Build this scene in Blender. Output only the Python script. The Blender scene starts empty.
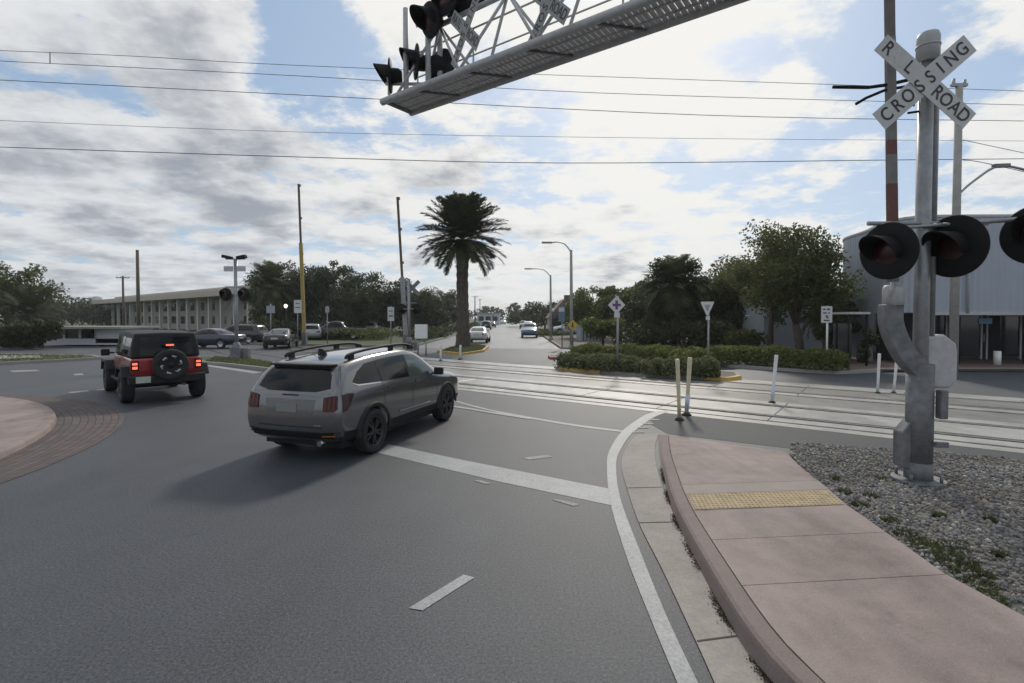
import bpy, bmesh, math, random
import numpy as np
from mathutils import Vector, Matrix, Euler
from mathutils.bvhtree import BVHTree
R = math.radians
C = bpy.context.scene.collection
SC = bpy.context.scene
# ------------------------------------------------------------------ camera
FPX, CAMZ, HOR = 510.0, 2.2, 318.0
PITCH = R(1.4); PPY = HOR + FPX * math.tan(PITCH)      # principal point row (the frame is a slightly shifted crop)
cd = bpy.data.cameras.new('camera'); cam = bpy.data.objects.new('camera', cd); C.objects.link(cam)
cam.location = (0, 0, CAMZ); cam.rotation_euler = (R(90) - PITCH, 0, 0)
cd.sensor_width = 36.0; cd.lens = 36.0 * FPX / 1024.0; cd.shift_y = -(341.5 - PPY) / 1024.0; cd.clip_start = 0.05; cd.clip_end = 5000
SC.camera = cam
FW = Vector((0, math.cos(PITCH), -math.sin(PITCH))); UP = Vector((0, math.sin(PITCH), math.cos(PITCH)))
def ray(px, py): return Vector(((px - 512) / FPX, 0, 0)) + FW + UP * ((PPY - py) / FPX)
def at(px, py, Y):
    d = ray(px, py); return Vector((0, 0, CAMZ)) + d * (Y / d.y)
def G(px, py, z=0.0):
    d = ray(px, py); return Vector((0, 0, CAMZ)) + d * ((z - CAMZ) / d.z)
# ------------------------------------------------------------------ sky and sun
SUN_AZ, SUN_EL = R(14), R(37)            # azimuth clockwise from +Y (straight ahead)
SUND = Vector((math.sin(SUN_AZ) * math.cos(SUN_EL), math.cos(SUN_AZ) * math.cos(SUN_EL), math.sin(SUN_EL)))
SKY_STRENGTH = 0.1
w = bpy.data.worlds.new('World'); SC.world = w; w.use_nodes = True
nt = w.node_tree; nt.nodes.clear()
def wn(t, **k):
    n = nt.nodes.new(t)
    for a, b in k.items(): setattr(n, a, b)
    return n
def wl(a, b): nt.links.new(a, b)
def wm(op, a, b=None, c=None, clamp=False):
    n = wn('ShaderNodeMath', operation=op, use_clamp=clamp)
    for i, v in enumerate((a, b, c)):
        if v is None: continue
        if isinstance(v, (int, float)): n.inputs[i].default_value = v
        else: wl(v, n.inputs[i])
    return n.outputs[0]
def wss(v, lo, hi):
    n = wn('ShaderNodeMapRange', interpolation_type='SMOOTHSTEP')
    wl(v, n.inputs[0]); n.inputs[1].default_value = lo; n.inputs[2].default_value = hi
    return n.outputs[0]
def wdot(vec, d):
    n = wn('ShaderNodeVectorMath', operation='DOT_PRODUCT'); wl(vec, n.inputs[0]); n.inputs[1].default_value = d
    return n.outputs['Value']
sky = wn('ShaderNodeTexSky', sky_type='NISHITA'); sky.sun_disc = False
sky.sun_elevation = SUN_EL; sky.sun_rotation = SUN_AZ; sky.air_density = 1.0; sky.dust_density = 1.2; sky.ozone_density = 1.5
tc = wn('ShaderNodeTexCoord'); D = tc.outputs['Generated']
sp = wn('ShaderNodeSeparateXYZ'); wl(D, sp.inputs[0])
zz = wm('ADD', wm('MAXIMUM', sp.outputs[2], 0.0), 0.17)
cx = wm('DIVIDE', sp.outputs[0], zz); cy = wm('DIVIDE', sp.outputs[1], zz)
cv = wn('ShaderNodeCombineXYZ'); wl(cx, cv.inputs[0]); wl(cy, cv.inputs[1])
def noise(scale, detail, rough, dist, off, vec=None):
    a = wn('ShaderNodeVectorMath', operation='ADD'); wl(vec or cv.outputs[0], a.inputs[0]); a.inputs[1].default_value = off
    n = wn('ShaderNodeTexNoise'); wl(a.outputs[0], n.inputs['Vector'])
    n.inputs['Scale'].default_value = scale; n.inputs['Detail'].default_value = detail
    n.inputs['Roughness'].default_value = rough; n.inputs['Distortion'].default_value = dist
    return n.outputs['Fac']
def blobs(lst):
    acc = None
    for px, py, r, a in lst:
        d = ray(px, py).normalized()
        v = wm('MULTIPLY', wss(wdot(D, d), math.cos(r), 1.0), a)
        acc = v if acc is None else wm('ADD', acc, v)
    return acc
n1 = noise(2.9, 13, 0.63, 0.05, (3.1, 7.4, 0.3))
n2 = noise(2.9, 11, 0.61, 0.05, (3.17, 7.24, 0.36))
n3 = noise(0.9, 4, 0.5, 0.2, (1.3, 5.2, 9.0))
cov_b = blobs([(40, 45, .10, -.62), (130, 60, .11, -.6), (215, 125, .06, -.3), (90, 205, .05, -.25), (300, 55, .16, -.75), (270, 90, .12, -.4), (345, 100, .10, -.45), (500, 125, .16, -.62), (430, 130, .1, -.3), (570, 120, .1, -.4), (850, 100, .24, -.62), (800, 70, .1, -.25), (960, 10, .16, -.4),
               (700, 30, .25, .45), (620, 60, .14, .35), (190, 20, .14, .35), (60, 15, .13, .3), (60, 115, .22, .30), (170, 110, .2, .35), (640, 210, .40, .28), (150, 190, .45, .35), (990, 70, .10, .6), (250, 22, .05, .5),
               (420, 165, .15, .2), (700, 190, .10, -.35), (380, 15, .10, .35), (785, 85, .05, .5), (540, 60, .1, .3), (330, 150, .12, .2)])
cov = wm('ADD', wm('ADD', wm('MULTIPLY', wm('SUBTRACT', n1, 0.5), 4.6), 0.36), wm('MULTIPLY', cov_b, 0.8))
mask = wss(cov, -0.12, 0.50)
thk_b = blobs([(150, 180, .36, .34), (220, 12, .08, .25), (130, 95, .12, .10), (60, 235, .35, .22), (700, 40, .5, -.32), (600, 250, .14, .55), (430, 215, .22, .30), (520, 185, .12, .30), (640, 255, .10, .2), (800, 190, .10, .2), (740, 215, .08, .2),
               (900, 200, .4, -.1), (640, 170, .3, -.2), (350, 300, .4, .05), (250, 195, .16, .3), (20, 40, .2, .1)])
thk = wm('ADD', wm('ADD', wm('MULTIPLY', wm('SUBTRACT', n2, 0.5), 2.9), wm('MULTIPLY', wm('SUBTRACT', n3, 0.5), 0.8)), wm('ADD', wm('MULTIPLY', thk_b, 0.8), -0.12))
grey = wss(wm('ADD', thk, wm('MULTIPLY', wm('SUBTRACT', cov, 0.7), 0.25)), -0.12, 1.0)
sunp = wss(wdot(D, SUND), 0.6, 1.0)
whi = wn('ShaderNodeMix', data_type='RGBA'); whi.inputs[6].default_value = (7.6, 7.8, 8.0, 1); whi.inputs[7].default_value = (9.2, 9.1, 8.75, 1); wl(sunp, whi.inputs[0])
gm = wn('ShaderNodeMix', data_type='RGBA'); wl(grey, gm.inputs[0]); wl(whi.outputs[2], gm.inputs[6]); gm.inputs[7].default_value = (3.4, 3.7, 4.25, 1)
bl = wn('ShaderNodeMix', data_type='RGBA', blend_type='MIX'); bl.inputs[0].default_value = 0.6
wl(sky.outputs[0], bl.inputs[6]); bl.inputs[7].default_value = (3.8, 5.3, 7.2, 1)      # thin high veil over the blue
cm = wn('ShaderNodeMix', data_type='RGBA'); wl(mask, cm.inputs[0]); wl(bl.outputs[2], cm.inputs[6]); wl(gm.outputs[2], cm.inputs[7])
bg = wn('ShaderNodeBackground'); bg.inputs[1].default_value = SKY_STRENGTH; wl(cm.outputs[2], bg.inputs[0])
wo = wn('ShaderNodeOutputWorld'); wl(bg.outputs[0], wo.inputs[0])
sd = bpy.data.lights.new('sun', 'SUN'); sd.energy = 2.2; sd.angle = R(7.0); sd.color = (1.0, 0.93, 0.82)
so = bpy.data.objects.new('sun', sd); C.objects.link(so); so.rotation_euler = SUND.to_track_quat('Z', 'Y').to_euler(); so.location = (0, 0, 60)
SC.view_settings.view_transform = 'Standard'; SC.view_settings.look = 'None'; SC.view_settings.gamma = 1; SC.view_settings.exposure = 0.0
# ------------------------------------------------------------------ helpers
def mat(name, col, rough=0.6, metal=0.0, var=0.0, vscale=6.0, bump=0.0, bscale=40.0, col2=None, coat=0.0, spec=0.5, coords='Object', emit=None, trans=0.0):
    m = bpy.data.materials.new(name); m.use_nodes = True; t = m.node_tree; b = t.nodes['Principled BSDF']
    b.inputs['Base Color'].default_value = (*col, 1); b.inputs['Roughness'].default_value = rough; b.inputs['Metallic'].default_value = metal
    b.inputs['Coat Weight'].default_value = coat; b.inputs['Coat Roughness'].default_value = 0.05; b.inputs['Specular IOR Level'].default_value = spec
    if emit: b.inputs['Emission Color'].default_value = (*emit[0], 1); b.inputs['Emission Strength'].default_value = emit[1]
    tcn = t.nodes.new('ShaderNodeTexCoord')
    if var or col2:
        n = t.nodes.new('ShaderNodeTexNoise'); n.inputs['Scale'].default_value = vscale; n.inputs['Detail'].default_value = 6; n.inputs['Roughness'].default_value = 0.65
        t.links.new(tcn.outputs[coords], n.inputs['Vector'])
        r = t.nodes.new('ShaderNodeValToRGB'); r.color_ramp.elements[0].position = .3; r.color_ramp.elements[1].position = .7
        c2 = col2 or tuple(min(1, c * (1 + var)) for c in col); c1 = col if col2 else tuple(c * (1 - var) for c in col)
        r.color_ramp.elements[0].color = (*c1, 1); r.color_ramp.elements[1].color = (*c2, 1)
        t.links.new(n.outputs['Fac'], r.inputs[0]); t.links.new(r.outputs[0], b.inputs['Base Color'])
    if bump:
        n = t.nodes.new('ShaderNodeTexNoise'); n.inputs['Scale'].default_value = bscale; n.inputs['Detail'].default_value = 4
        t.links.new(tcn.outputs[coords], n.inputs['Vector'])
        bp = t.nodes.new('ShaderNodeBump'); bp.inputs['Strength'].default_value = bump; bp.inputs['Distance'].default_value = 0.02
        t.links.new(n.outputs['Fac'], bp.inputs['Height']); t.links.new(bp.outputs[0], b.inputs['Normal'])
    if trans:
        tr = t.nodes.new('ShaderNodeBsdfTranslucent'); mx = t.nodes.new('ShaderNodeMixShader'); mx.inputs[0].default_value = trans
        src = b.inputs['Base Color'].links[0].from_socket if b.inputs['Base Color'].links else None
        if src: t.links.new(src, tr.inputs[0])
        else: tr.inputs[0].default_value = (*col, 1)
        o = [x for x in t.nodes if x.type == 'OUTPUT_MATERIAL'][0]
        t.links.new(b.outputs[0], mx.inputs[1]); t.links.new(tr.outputs[0], mx.inputs[2]); t.links.new(mx.outputs[0], o.inputs[0])
    return m
def tag(o, label=None, cat=None, group=None, kind=None):
    if label: o['label'] = label
    if cat: o['category'] = cat
    if group: o['group'] = group
    if kind: o['kind'] = kind
    return o
def thing(name, label, cat, loc=(0, 0, 0), rotz=0.0, group=None):
    o = bpy.data.objects.new(name, None); C.objects.link(o); o.location = loc; o.rotation_euler = (0, 0, rotz); o.empty_display_size = .3
    return tag(o, label, cat, group)
def copy_tree(o, parent=None):
    c = o.copy(); C.objects.link(c); c.parent = parent
    for ch in list(o.children): copy_tree(ch, c)
    return c
def mesh_obj(name, me, m, parent=None, smooth=False):
    o = bpy.data.objects.new(name, me); C.objects.link(o)
    for x in (m if isinstance(m, (list, tuple)) else [m]): me.materials.append(x)
    if smooth:
        me.polygons.foreach_set('use_smooth', [True] * len(me.polygons))
    if parent: o.parent = parent
    return o
class MB:
    def __init__(s): s.b = bmesh.new(); s.mi = 0
    def _f(s, vs):
        try:
            f = s.b.faces.new(vs); f.material_index = s.mi; return f
        except ValueError: return None
    def box(s, c, size, rot=None):
        c = Vector(c); h = Vector(size) / 2; v = []
        for x in (-1, 1):
            for y in (-1, 1):
                for z in (-1, 1):
                    p = Vector((x * h.x, y * h.y, z * h.z))
                    if rot is not None: p = rot @ p
                    v.append(s.b.verts.new(c + p))
        for q in ((0, 1, 3, 2), (4, 6, 7, 5), (0, 4, 5, 1), (2, 3, 7, 6), (0, 2, 6, 4), (1, 5, 7, 3)): s._f([v[i] for i in q])
        return s
    def bar(s, p0, p1, wx, wz, upv=(0, 0, 1)):
        p0 = Vector(p0); p1 = Vector(p1); y = (p1 - p0); L = y.length; y.normalize(); u = Vector(upv)
        if abs(y.dot(u)) > .98: u = Vector((0, 1, 0))
        x = y.cross(u).normalized(); z = x.cross(y)
        return s.box((p0 + p1) / 2, (wx, L, wz), Matrix((x, y, z)).transposed())
    def tube(s, path, rad, seg=10, caps=True):
        path = [Vector(p) for p in path]; n = len(path)
        if not isinstance(rad, (list, tuple)): rad = [rad] * n
        rings = []; ref = None
        for i, p in enumerate(path):
            t = (path[min(i + 1, n - 1)] - path[max(i - 1, 0)]).normalized()
            if ref is None:
                ref = Vector((1, 0, 0)) if abs(t.x) < .9 else Vector((0, 1, 0))
            a = (ref - t * ref.dot(t)).normalized(); ref = a; bb = t.cross(a)
            rings.append([s.b.verts.new(p + (a * math.cos(2 * math.pi * k / seg) + bb * math.sin(2 * math.pi * k / seg)) * rad[i]) for k in range(seg)])
        for i in range(n - 1):
            for k in range(seg):
                f = s._f([rings[i][k], rings[i][(k + 1) % seg], rings[i + 1][(k + 1) % seg], rings[i + 1][k]])
                if f: f.smooth = True
        if caps:
            s._f(rings[0][::-1]); s._f(rings[-1])
        return s
    def lathe(s, prof, M=None, seg=24):          # prof: (radius, z) along local z
        M = M or Matrix(); rings = []
        for r, z in prof:
            if r < 1e-5: rings.append([s.b.verts.new(M @ Vector((0, 0, z)))])
            else: rings.append([s.b.verts.new(M @ Vector((r * math.cos(2 * math.pi * k / seg), r * math.sin(2 * math.pi * k / seg), z))) for k in range(seg)])
        for a, b in zip(rings, rings[1:]):
            for k in range(seg):
                k2 = (k + 1) % seg
                if len(a) == 1 and len(b) == 1: continue
                if len(a) == 1: f = s._f([a[0], b[k2], b[k]])
                elif len(b) == 1: f = s._f([a[k], a[k2], b[0]])
                else: f = s._f([a[k], a[k2], b[k2], b[k]])
                if f: f.smooth = True
        return s
    def prism(s, poly, z0, z1, M=None):          # poly in xy, extruded along z
        M = M or Matrix()
        a = [s.b.verts.new(M @ Vector((p[0], p[1], z0))) for p in poly]; b = [s.b.verts.new(M @ Vector((p[0], p[1], z1))) for p in poly]
        n = len(poly); s._f(a[::-1]); s._f(b)
        for i in range(n): s._f([a[i], a[(i + 1) % n], b[(i + 1) % n], b[i]])
        return s
    def face(s, pts): return s._f([s.b.verts.new(Vector(p)) for p in pts])
    def build(s, name, m, parent=None, smooth=False, bevel=0.0, recalc=True, kind=None):
        if recalc: bmesh.ops.recalc_face_normals(s.b, faces=s.b.faces)
        me = bpy.data.meshes.new(name); s.b.to_mesh(me); s.b.free()
        o = mesh_obj(name, me, m, parent, smooth)
        if bevel:
            md = o.modifiers.new('bevel', 'BEVEL'); md.width = bevel; md.segments = 2; md.limit_method = 'ANGLE'
        if kind: o['kind'] = kind
        return o
def rotz(a): return Matrix.Rotation(a, 4, 'Z')
def smooth_line(pts, n=6):
    P = [Vector(p) for p in pts]; out = []
    for i in range(len(P) - 1):
        a, b, c, d = P[max(i - 1, 0)], P[i], P[i + 1], P[min(i + 2, len(P) - 1)]
        for k in range(n):
            t = k / n
            out.append(.5 * ((2 * b) + (c - a) * t + (2 * a - 5 * b + 4 * c - d) * t * t + (3 * b - a - 3 * c + d) * t ** 3))
    out.append(P[-1]); return out
def ribbon(name, L, Rr, m, z=None, kind='structure'):       # flat strip between two equally long polylines
    b = MB(); A = [b.b.verts.new(Vector((p[0], p[1], p[2] if z is None else z))) for p in L]; B = [b.b.verts.new(Vector((p[0], p[1], p[2] if z is None else z))) for p in Rr]
    for i in range(len(A) - 1): b._f([A[i], A[i + 1], B[i + 1], B[i]])
    o = b.build(name, m, recalc=False, kind=kind)
    if len(o.data.polygons) and o.data.polygons[0].normal.z < 0: o.data.flip_normals()
    return o
def sheet(name, pts, m, z, kind='structure', thick=0.0):
    b = MB()
    if thick: b.prism([(p[0], p[1]) for p in pts], z - thick, z)
    else: b.face([(p[0], p[1], z) for p in pts])
    o = b.build(name, m, kind=kind)
    if not thick and o.data.polygons[0].normal.z < 0: o.data.flip_normals()
    return o
def offset_line(P, d):
    out = []
    for i, p in enumerate(P):
        t = (P[min(i + 1, len(P) - 1)] - P[max(i - 1, 0)]); t.z = 0; t.normalize()
        out.append(p + Vector((t.y, -t.x, 0)) * d)
    return out
def txt(name, s, size, m, parent, M, depth=0.002, align='CENTER', xs=1.0):
    cu = bpy.data.curves.new('lettering', 'FONT'); cu.body = s; cu.size = size; cu.align_x = align; cu.align_y = 'CENTER'; cu.extrude = depth; cu.offset = size * .012
    o = bpy.data.objects.new('lettering', cu); C.objects.link(o); dg = bpy.context.evaluated_depsgraph_get()
    me = bpy.data.meshes.new_from_object(o.evaluated_get(dg)); bpy.data.objects.remove(o); bpy.data.curves.remove(cu)
    me.transform(Matrix.Diagonal((xs, 1, 1, 1))); me.transform(M); me.materials.clear()
    return mesh_obj(name, me, m, parent)
FACE = Matrix.Rotation(R(90), 4, 'X')          # xy plane -> xz plane facing -Y
# ------------------------------------------------------------------ ground materials
def ground_mat(name, base, speck, spamp, patch, patamp, rough, bump=0.35, bs=160.0, crack=False, streak=None, spec=0.5, stain=None):
    m = bpy.data.materials.new(name); m.use_nodes = True; t = m.node_tree; b = t.nodes['Principled BSDF']; b.inputs['Roughness'].default_value = rough
    b.inputs['Specular IOR Level'].default_value = spec
    g = t.nodes.new('ShaderNodeNewGeometry')
    def nz(scale, det, vec=g.outputs['Position'], ro=.6):
        n = t.nodes.new('ShaderNodeTexNoise'); n.inputs['Scale'].default_value = scale; n.inputs['Detail'].default_value = det; n.inputs['Roughness'].default_value = ro
        t.links.new(vec, n.inputs['Vector']); return n.outputs['Fac']
    def mth(op, a, bb):
        n = t.nodes.new('ShaderNodeMath'); n.operation = op
        for i, v in enumerate((a, bb)):
            if isinstance(v, (int, float)): n.inputs[i].default_value = v
            else: t.links.new(v, n.inputs[i])
        return n.outputs[0]
    def contrast(v, k): return mth('MULTIPLY', mth('SUBTRACT', v, .5), k)
    f = mth('ADD', contrast(nz(speck, 3, ro=.7), spamp), 1.0)
    f = mth('ADD', f, contrast(nz(patch, 5), patamp))
    f = mth('ADD', f, contrast(nz(patch * 6, 4), patamp * .5))
    if stain:
        def ramp(v, lo, hi, a, c):
            n = t.nodes.new('ShaderNodeMapRange'); n.interpolation_type = 'SMOOTHSTEP'; t.links.new(v, n.inputs[0])
            for i, x in enumerate((lo, hi, a, c)): n.inputs[i + 1].default_value = x
            return n.outputs[0]
        f = mth('MULTIPLY', f, ramp(nz(stain[0], 5), .60, .74, 1.0, 1 - stain[1])); f = mth('MULTIPLY', f, ramp(nz(stain[0] * 7, 4), .66, .76, 1.0, 1 - stain[1] * .8)); f = mth('MULTIPLY', f, ramp(nz(speck * .9, 2), .63, .72, 1.0, 1 + stain[2]))
    if streak:
        mp = t.nodes.new('ShaderNodeMapping'); mp.inputs['Rotation'].default_value = (0, 0, streak[0]); mp.inputs['Scale'].default_value = (1.6, .06, 1)
        t.links.new(g.outputs['Position'], mp.inputs[0]); f = mth('ADD', f, contrast(nz(1.0, 3, mp.outputs[0]), streak[1]))
    if crack:
        v = t.nodes.new('ShaderNodeTexVoronoi'); v.feature = 'DISTANCE_TO_EDGE'; v.inputs['Scale'].default_value = .35
        d = t.nodes.new('ShaderNodeVectorMath'); d.operation = 'ADD'; nn = t.nodes.new('ShaderNodeTexNoise'); nn.inputs['Scale'].default_value = 1.2; nn.inputs['Detail'].default_value = 5
        t.links.new(g.outputs['Position'], nn.inputs['Vector']); t.links.new(g.outputs['Position'], d.inputs[0]); t.links.new(nn.outputs['Color'], d.inputs[1]); t.links.new(d.outputs[0], v.inputs['Vector'])
        mr = t.nodes.new('ShaderNodeMapRange'); mr.inputs[1].default_value = 0; mr.inputs[2].default_value = .012; mr.inputs[3].default_value = .7; mr.inputs[4].default_value = 1
        t.links.new(v.outputs['Distance'], mr.inputs[0]); f = mth('MULTIPLY', f, mr.outputs[0])
    vm = t.nodes.new('ShaderNodeVectorMath'); vm.operation = 'SCALE'; vm.inputs[0].default_value = base; t.links.new(f, vm.inputs['Scale']); t.links.new(vm.outputs[0], b.inputs['Base Color'])
    bp = t.nodes.new('ShaderNodeBump'); bp.inputs['Strength'].default_value = bump; bp.inputs['Distance'].default_value = .006
    t.links.new(nz(bs, 3), bp.inputs['Height']); t.links.new(bp.outputs[0], b.inputs['Normal'])
    return m
M_ASPH = ground_mat('asphalt', (.048, .0535, .063), 48, 3.8, .22, .8, .62, .6, 110, streak=(R(-8), .4), stain=(.55, .42, 1.1))
M_ASPH2 = ground_mat('asphalt_new', (.045, .049, .053), 45, 2.6, .4, .4, .78, .5, 110)
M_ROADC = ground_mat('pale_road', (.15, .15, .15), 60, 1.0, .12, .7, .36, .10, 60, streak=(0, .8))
M_DIRT = ground_mat('dirt', (.12, .10, .075), 30, 1.0, .3, .6, .9)
M_GRASS = ground_mat('turf', (.045, .062, .020), 25, 1.6, .5, .8, .95, .8, 40)
M_PAINT = ground_mat('road_paint', (.26, .27, .275), 45, 1.6, 1.6, .7, .6, .3, 110)
M_PAINTW = ground_mat('worn_paint', (.24, .235, .215), 35, 2.2, 2.5, .9, .7)
M_GUT = ground_mat('gutter_concrete', (.265, .24, .215), 45, .8, 1.1, .8, .8, .25, 90)
M_PINK = ground_mat('pink_concrete', (.225, .178, .165), 60, .8, .8, 1.1, .8, .2, 120, streak=(R(78), 1.0), stain=(1.3, .30, .35))
M_PINKK = ground_mat('pink_kerb', (.185, .146, .135), 60, .7, 1.6, .6, .85, .3, 90)
M_JOINT = mat('joint_dirt', (.085, .07, .062), .95)
M_TACT = mat('tactile_yellow', (.31, .235, .13), .75, var=.3, vscale=7)
M_PANEL = ground_mat('track_concrete', (.37, .355, .325), 40, 1.0, .6, 1.2, .36, .10, 60, streak=(R(-53.5), .8))
M_PANELD = ground_mat('track_concrete_grey', (.22, .21, .195), 40, 1.0, .6, 1.1, .36, .10, 60, streak=(R(-53.5), .6))
M_RAIL = mat('rail_steel', (.42, .40, .38), .25, .95, var=.2)
M_RUST = mat('rail_side_rust', (.10, .055, .035), .8)
M_GAP = mat('flangeway', (.05, .038, .03), .9, var=.3)
M_KERB = ground_mat('kerb_concrete', (.27, .26, .24), 40, .5, .8, .4, .85)
M_YEL = mat('kerb_yellow', (.50, .33, .08), .7, var=.25, vscale=3)
M_RED = mat('kerb_red', (.30, .07, .06), .7, var=.25, vscale=3)
M_GRAVB = ground_mat('gravel_bed', (.115, .108, .098), 28, 2.0, .8, .6, .95, 1.0, 30)
# ------------------------------------------------------------------ ground
def big(name, pts, m, z): return sheet(name, pts, m, z)
big('ground', [(-1400, -60), (1400, -60), (1400, 1500), (-1400, 1500)], M_GRASS, -.03)
big('road', [(-70, -30), (60, -30), (60, 12), (38, 20), (26, 26), (20, 32), (3.4, 37), (-7.3, 38), (-16, 40), (-48, 52), (-70, 52)], M_ASPH, 0.0)
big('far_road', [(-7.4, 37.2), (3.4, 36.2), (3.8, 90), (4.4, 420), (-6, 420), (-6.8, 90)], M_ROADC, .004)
# railway corridor: s along the track (right and towards us), d across it (away from us)
TD = Vector((.804, -.595, 0)); ND = Vector((.595, .804, 0))
def tr(s, d, z=0.0):
    if s < -12: d = d + .005 * (s + 12) ** 2
    p = TD * s + ND * d; p.z = z; return p
D1, D2, GA = 13.28, 17.55, .7175
SS = [-60 + 2 * i for i in range(46)]
def railway(label, d0):
    t = thing('railway_track', label, 'railway track', (0, 0, 0), 0, 'railway tracks across the junction')
    for sgn in (-1, 1):
        b = MB(); dd = d0 + sgn * (GA + .035)
        A = [[b.b.verts.new(tr(s, dd + o, z)) for (o, z) in ((-.036, -.01), (-.036, .024), (-.026, .034), (.026, .034), (.036, .024), (.036, -.01))] for s in SS]
        for i in range(len(A) - 1):
            for k in range(5): b._f([A[i][k], A[i + 1][k], A[i + 1][k + 1], A[i][k + 1]])
        b.build('rail', M_RAIL, t)
        g = MB(); A = [[g.b.verts.new(tr(s, dd + o, .006)) for o in (-.18, .18)] for s in SS]
        for i in range(len(A) - 1): g._f([A[i][0], A[i + 1][0], A[i + 1][1], A[i][1]])
        g.build('flangeway', M_GAP, t)
    for (a, c, mt) in ((-1.36, -.93, M_PANEL), (-.59, .59, M_PANELD if d0 > 15 else M_PANEL), (.93, 1.36, M_PANEL)):
        b = MB(); s = -24.0
        while s < 30:
            e = s + 2.42
            lo = [tr(s, d0 + a), tr(e, d0 + a), tr(e, d0 + c), tr(s, d0 + c)]; h = .026 + .004 * math.sin(s * 7.3 + a)
            b.prism([(p.x, p.y) for p in lo], .001, h); s += 2.44
        b.build('crossing_panel', mt, t, bevel=.008)
    return t
railway('nearer railway track with pale concrete crossing panels, on the sidewalk side', D1)
railway('farther railway track with greyer panels, on the hedge island side', D2)
ribbon('track_gap_strip', [tr(s, 14.68) for s in SS[18:]], [tr(s, 16.17) for s in SS[18:]], M_PANELD, .004)
ribbon('track_edge_strip', [tr(s, 11.55) for s in SS[18:]], [tr(s, 11.90) for s in SS[18:]], M_PANEL, .006)
ribbon('track_far_strip', [tr(s, 18.93) for s in SS[18:]], [tr(s, 19.5) for s in SS[18:]], M_PANEL, .006)
# ------------------------------------------------------------------ near right: line, gutter, kerb, sidewalk
def gl(pts, z=0.0, n=5): return smooth_line([G(x, y, z) for x, y in pts], n)
eL = [(666, 410.5), (648, 414), (630, 425), (619, 435), (609, 452), (607, 468), (610, 501.5), (625, 553), (645.6, 607), (677, 683), (712, 760)]
eR = [(669, 412), (655, 417), (639, 428), (629, 437), (619, 453), (616, 468), (620.5, 499.5), (641.5, 555.5), (666, 615.5), (697.5, 683), (735, 760)]
ribbon('edge_line', gl(eL), gl(eR), M_PAINT, .008)
gLft = [(639, 434), (629, 444), (623, 456), (622, 470), (627, 489), (639, 524), (662, 570), (697, 645), (714, 683), (748, 760)]
gRgt = [(659, 434), (655.5, 444), (654.5, 456), (658, 474), (666, 497), (678, 524), (702, 568), (745, 637), (776, 683), (830, 760)]
ribbon('gutter', gl(gLft), gl(gRgt), M_GUT, .012)
bj = MB()
for (x0, y0, x1, y1) in ((626, 489, 664, 488), (639, 524, 679, 523), (697, 643, 742, 637)):
    a, c = G(x0, y0), G(x1, y1); n = Vector((0, 1, 0)) * .007
    bj.face([(a.x, a.y - .007, .016), (c.x, c.y - .007, .016), (c.x, c.y + .007, .016), (a.x, a.y + .007, .016)])
bj.build('gutter_joint', M_JOINT, kind='structure')
# kerb: groove line (inner edge of the kerb top) with its own height profile
hz = [.012, .02, .035, .06, .10, .13, .15, .15, .15, .15]
gv = [(668, 435), (669, 444), (671, 456), (677, 474), (684, 493), (697, 518), (737, 580), (776, 634), (824, 683), (905, 760)]
GV = smooth_line([G(x, y, h) for (x, y), h in zip(gv, hz)], 5)
OUT = offset_line(GV, .15); 
b = MB(); rows = []
for p, q in zip(GV, OUT):
    o = (q - p); o.z = 0; o.normalize(); h = p.z
    rows.append([b.b.verts.new(v) for v in (Vector((p.x, p.y, -.01)), p.copy(), p + o * .115, p + o * .140 + Vector((0, 0, -min(.015, h * .3))), p + o * .15 + Vector((0, 0, -min(.04, h * .6))), Vector((p.x, p.y, 0)) + o * .175)])
for i in range(len(rows) - 1):
    for k in range(5): b._f([rows[i][k], rows[i + 1][k], rows[i + 1][k + 1], rows[i][k + 1]])
b.build('kerb', M_PINKK, smooth=False, kind='structure')
# sidewalk slabs between groove line and the gravel side
IN = offset_line(GV, -.012)
def edge_r(y):                      # world x of the right edge at world y
    pts = [(8.40, 4.50), (5.63, 3.72), (4.05, 3.47), (3.51, 3.52), (1.0, 3.75), (-3, 4.0)]
    for (a, xa), (c, xc) in zip(pts, pts[1:]):
        if y >= c: return xa + (xc - xa) * (a - y) / (a - c) if y <= pts[0][0] else pts[0][1]
    return pts[-1][1]
def slab_h(y):
    for p, q in zip(GV, GV[1:]):
        if q.y <= y <= p.y: return p.z + (q.z - p.z) * (p.y - y) / max(1e-6, p.y - q.y)
    return GV[0].z if y > GV[0].y else .15
def in_x(y):
    for p, q in zip(IN, IN[1:]):
        if q.y <= y <= p.y: return p.x + (q.x - p.x) * (p.y - y) / max(1e-6, p.y - q.y)
    return IN[0].x if y > IN[0].y else IN[-1].x - .0
ytop = IN[0].y - .02
yj = [ytop, 6.43, 6.03, 5.45, 4.69, 3.86, 2.45, .95, -.55, -2.05]
def rq(y): return y + .17 if y < 6.44 else y + .17 - (1.32) * (y - 6.44) / (ytop - 6.44)
sl = MB(); base = MB()
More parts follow.
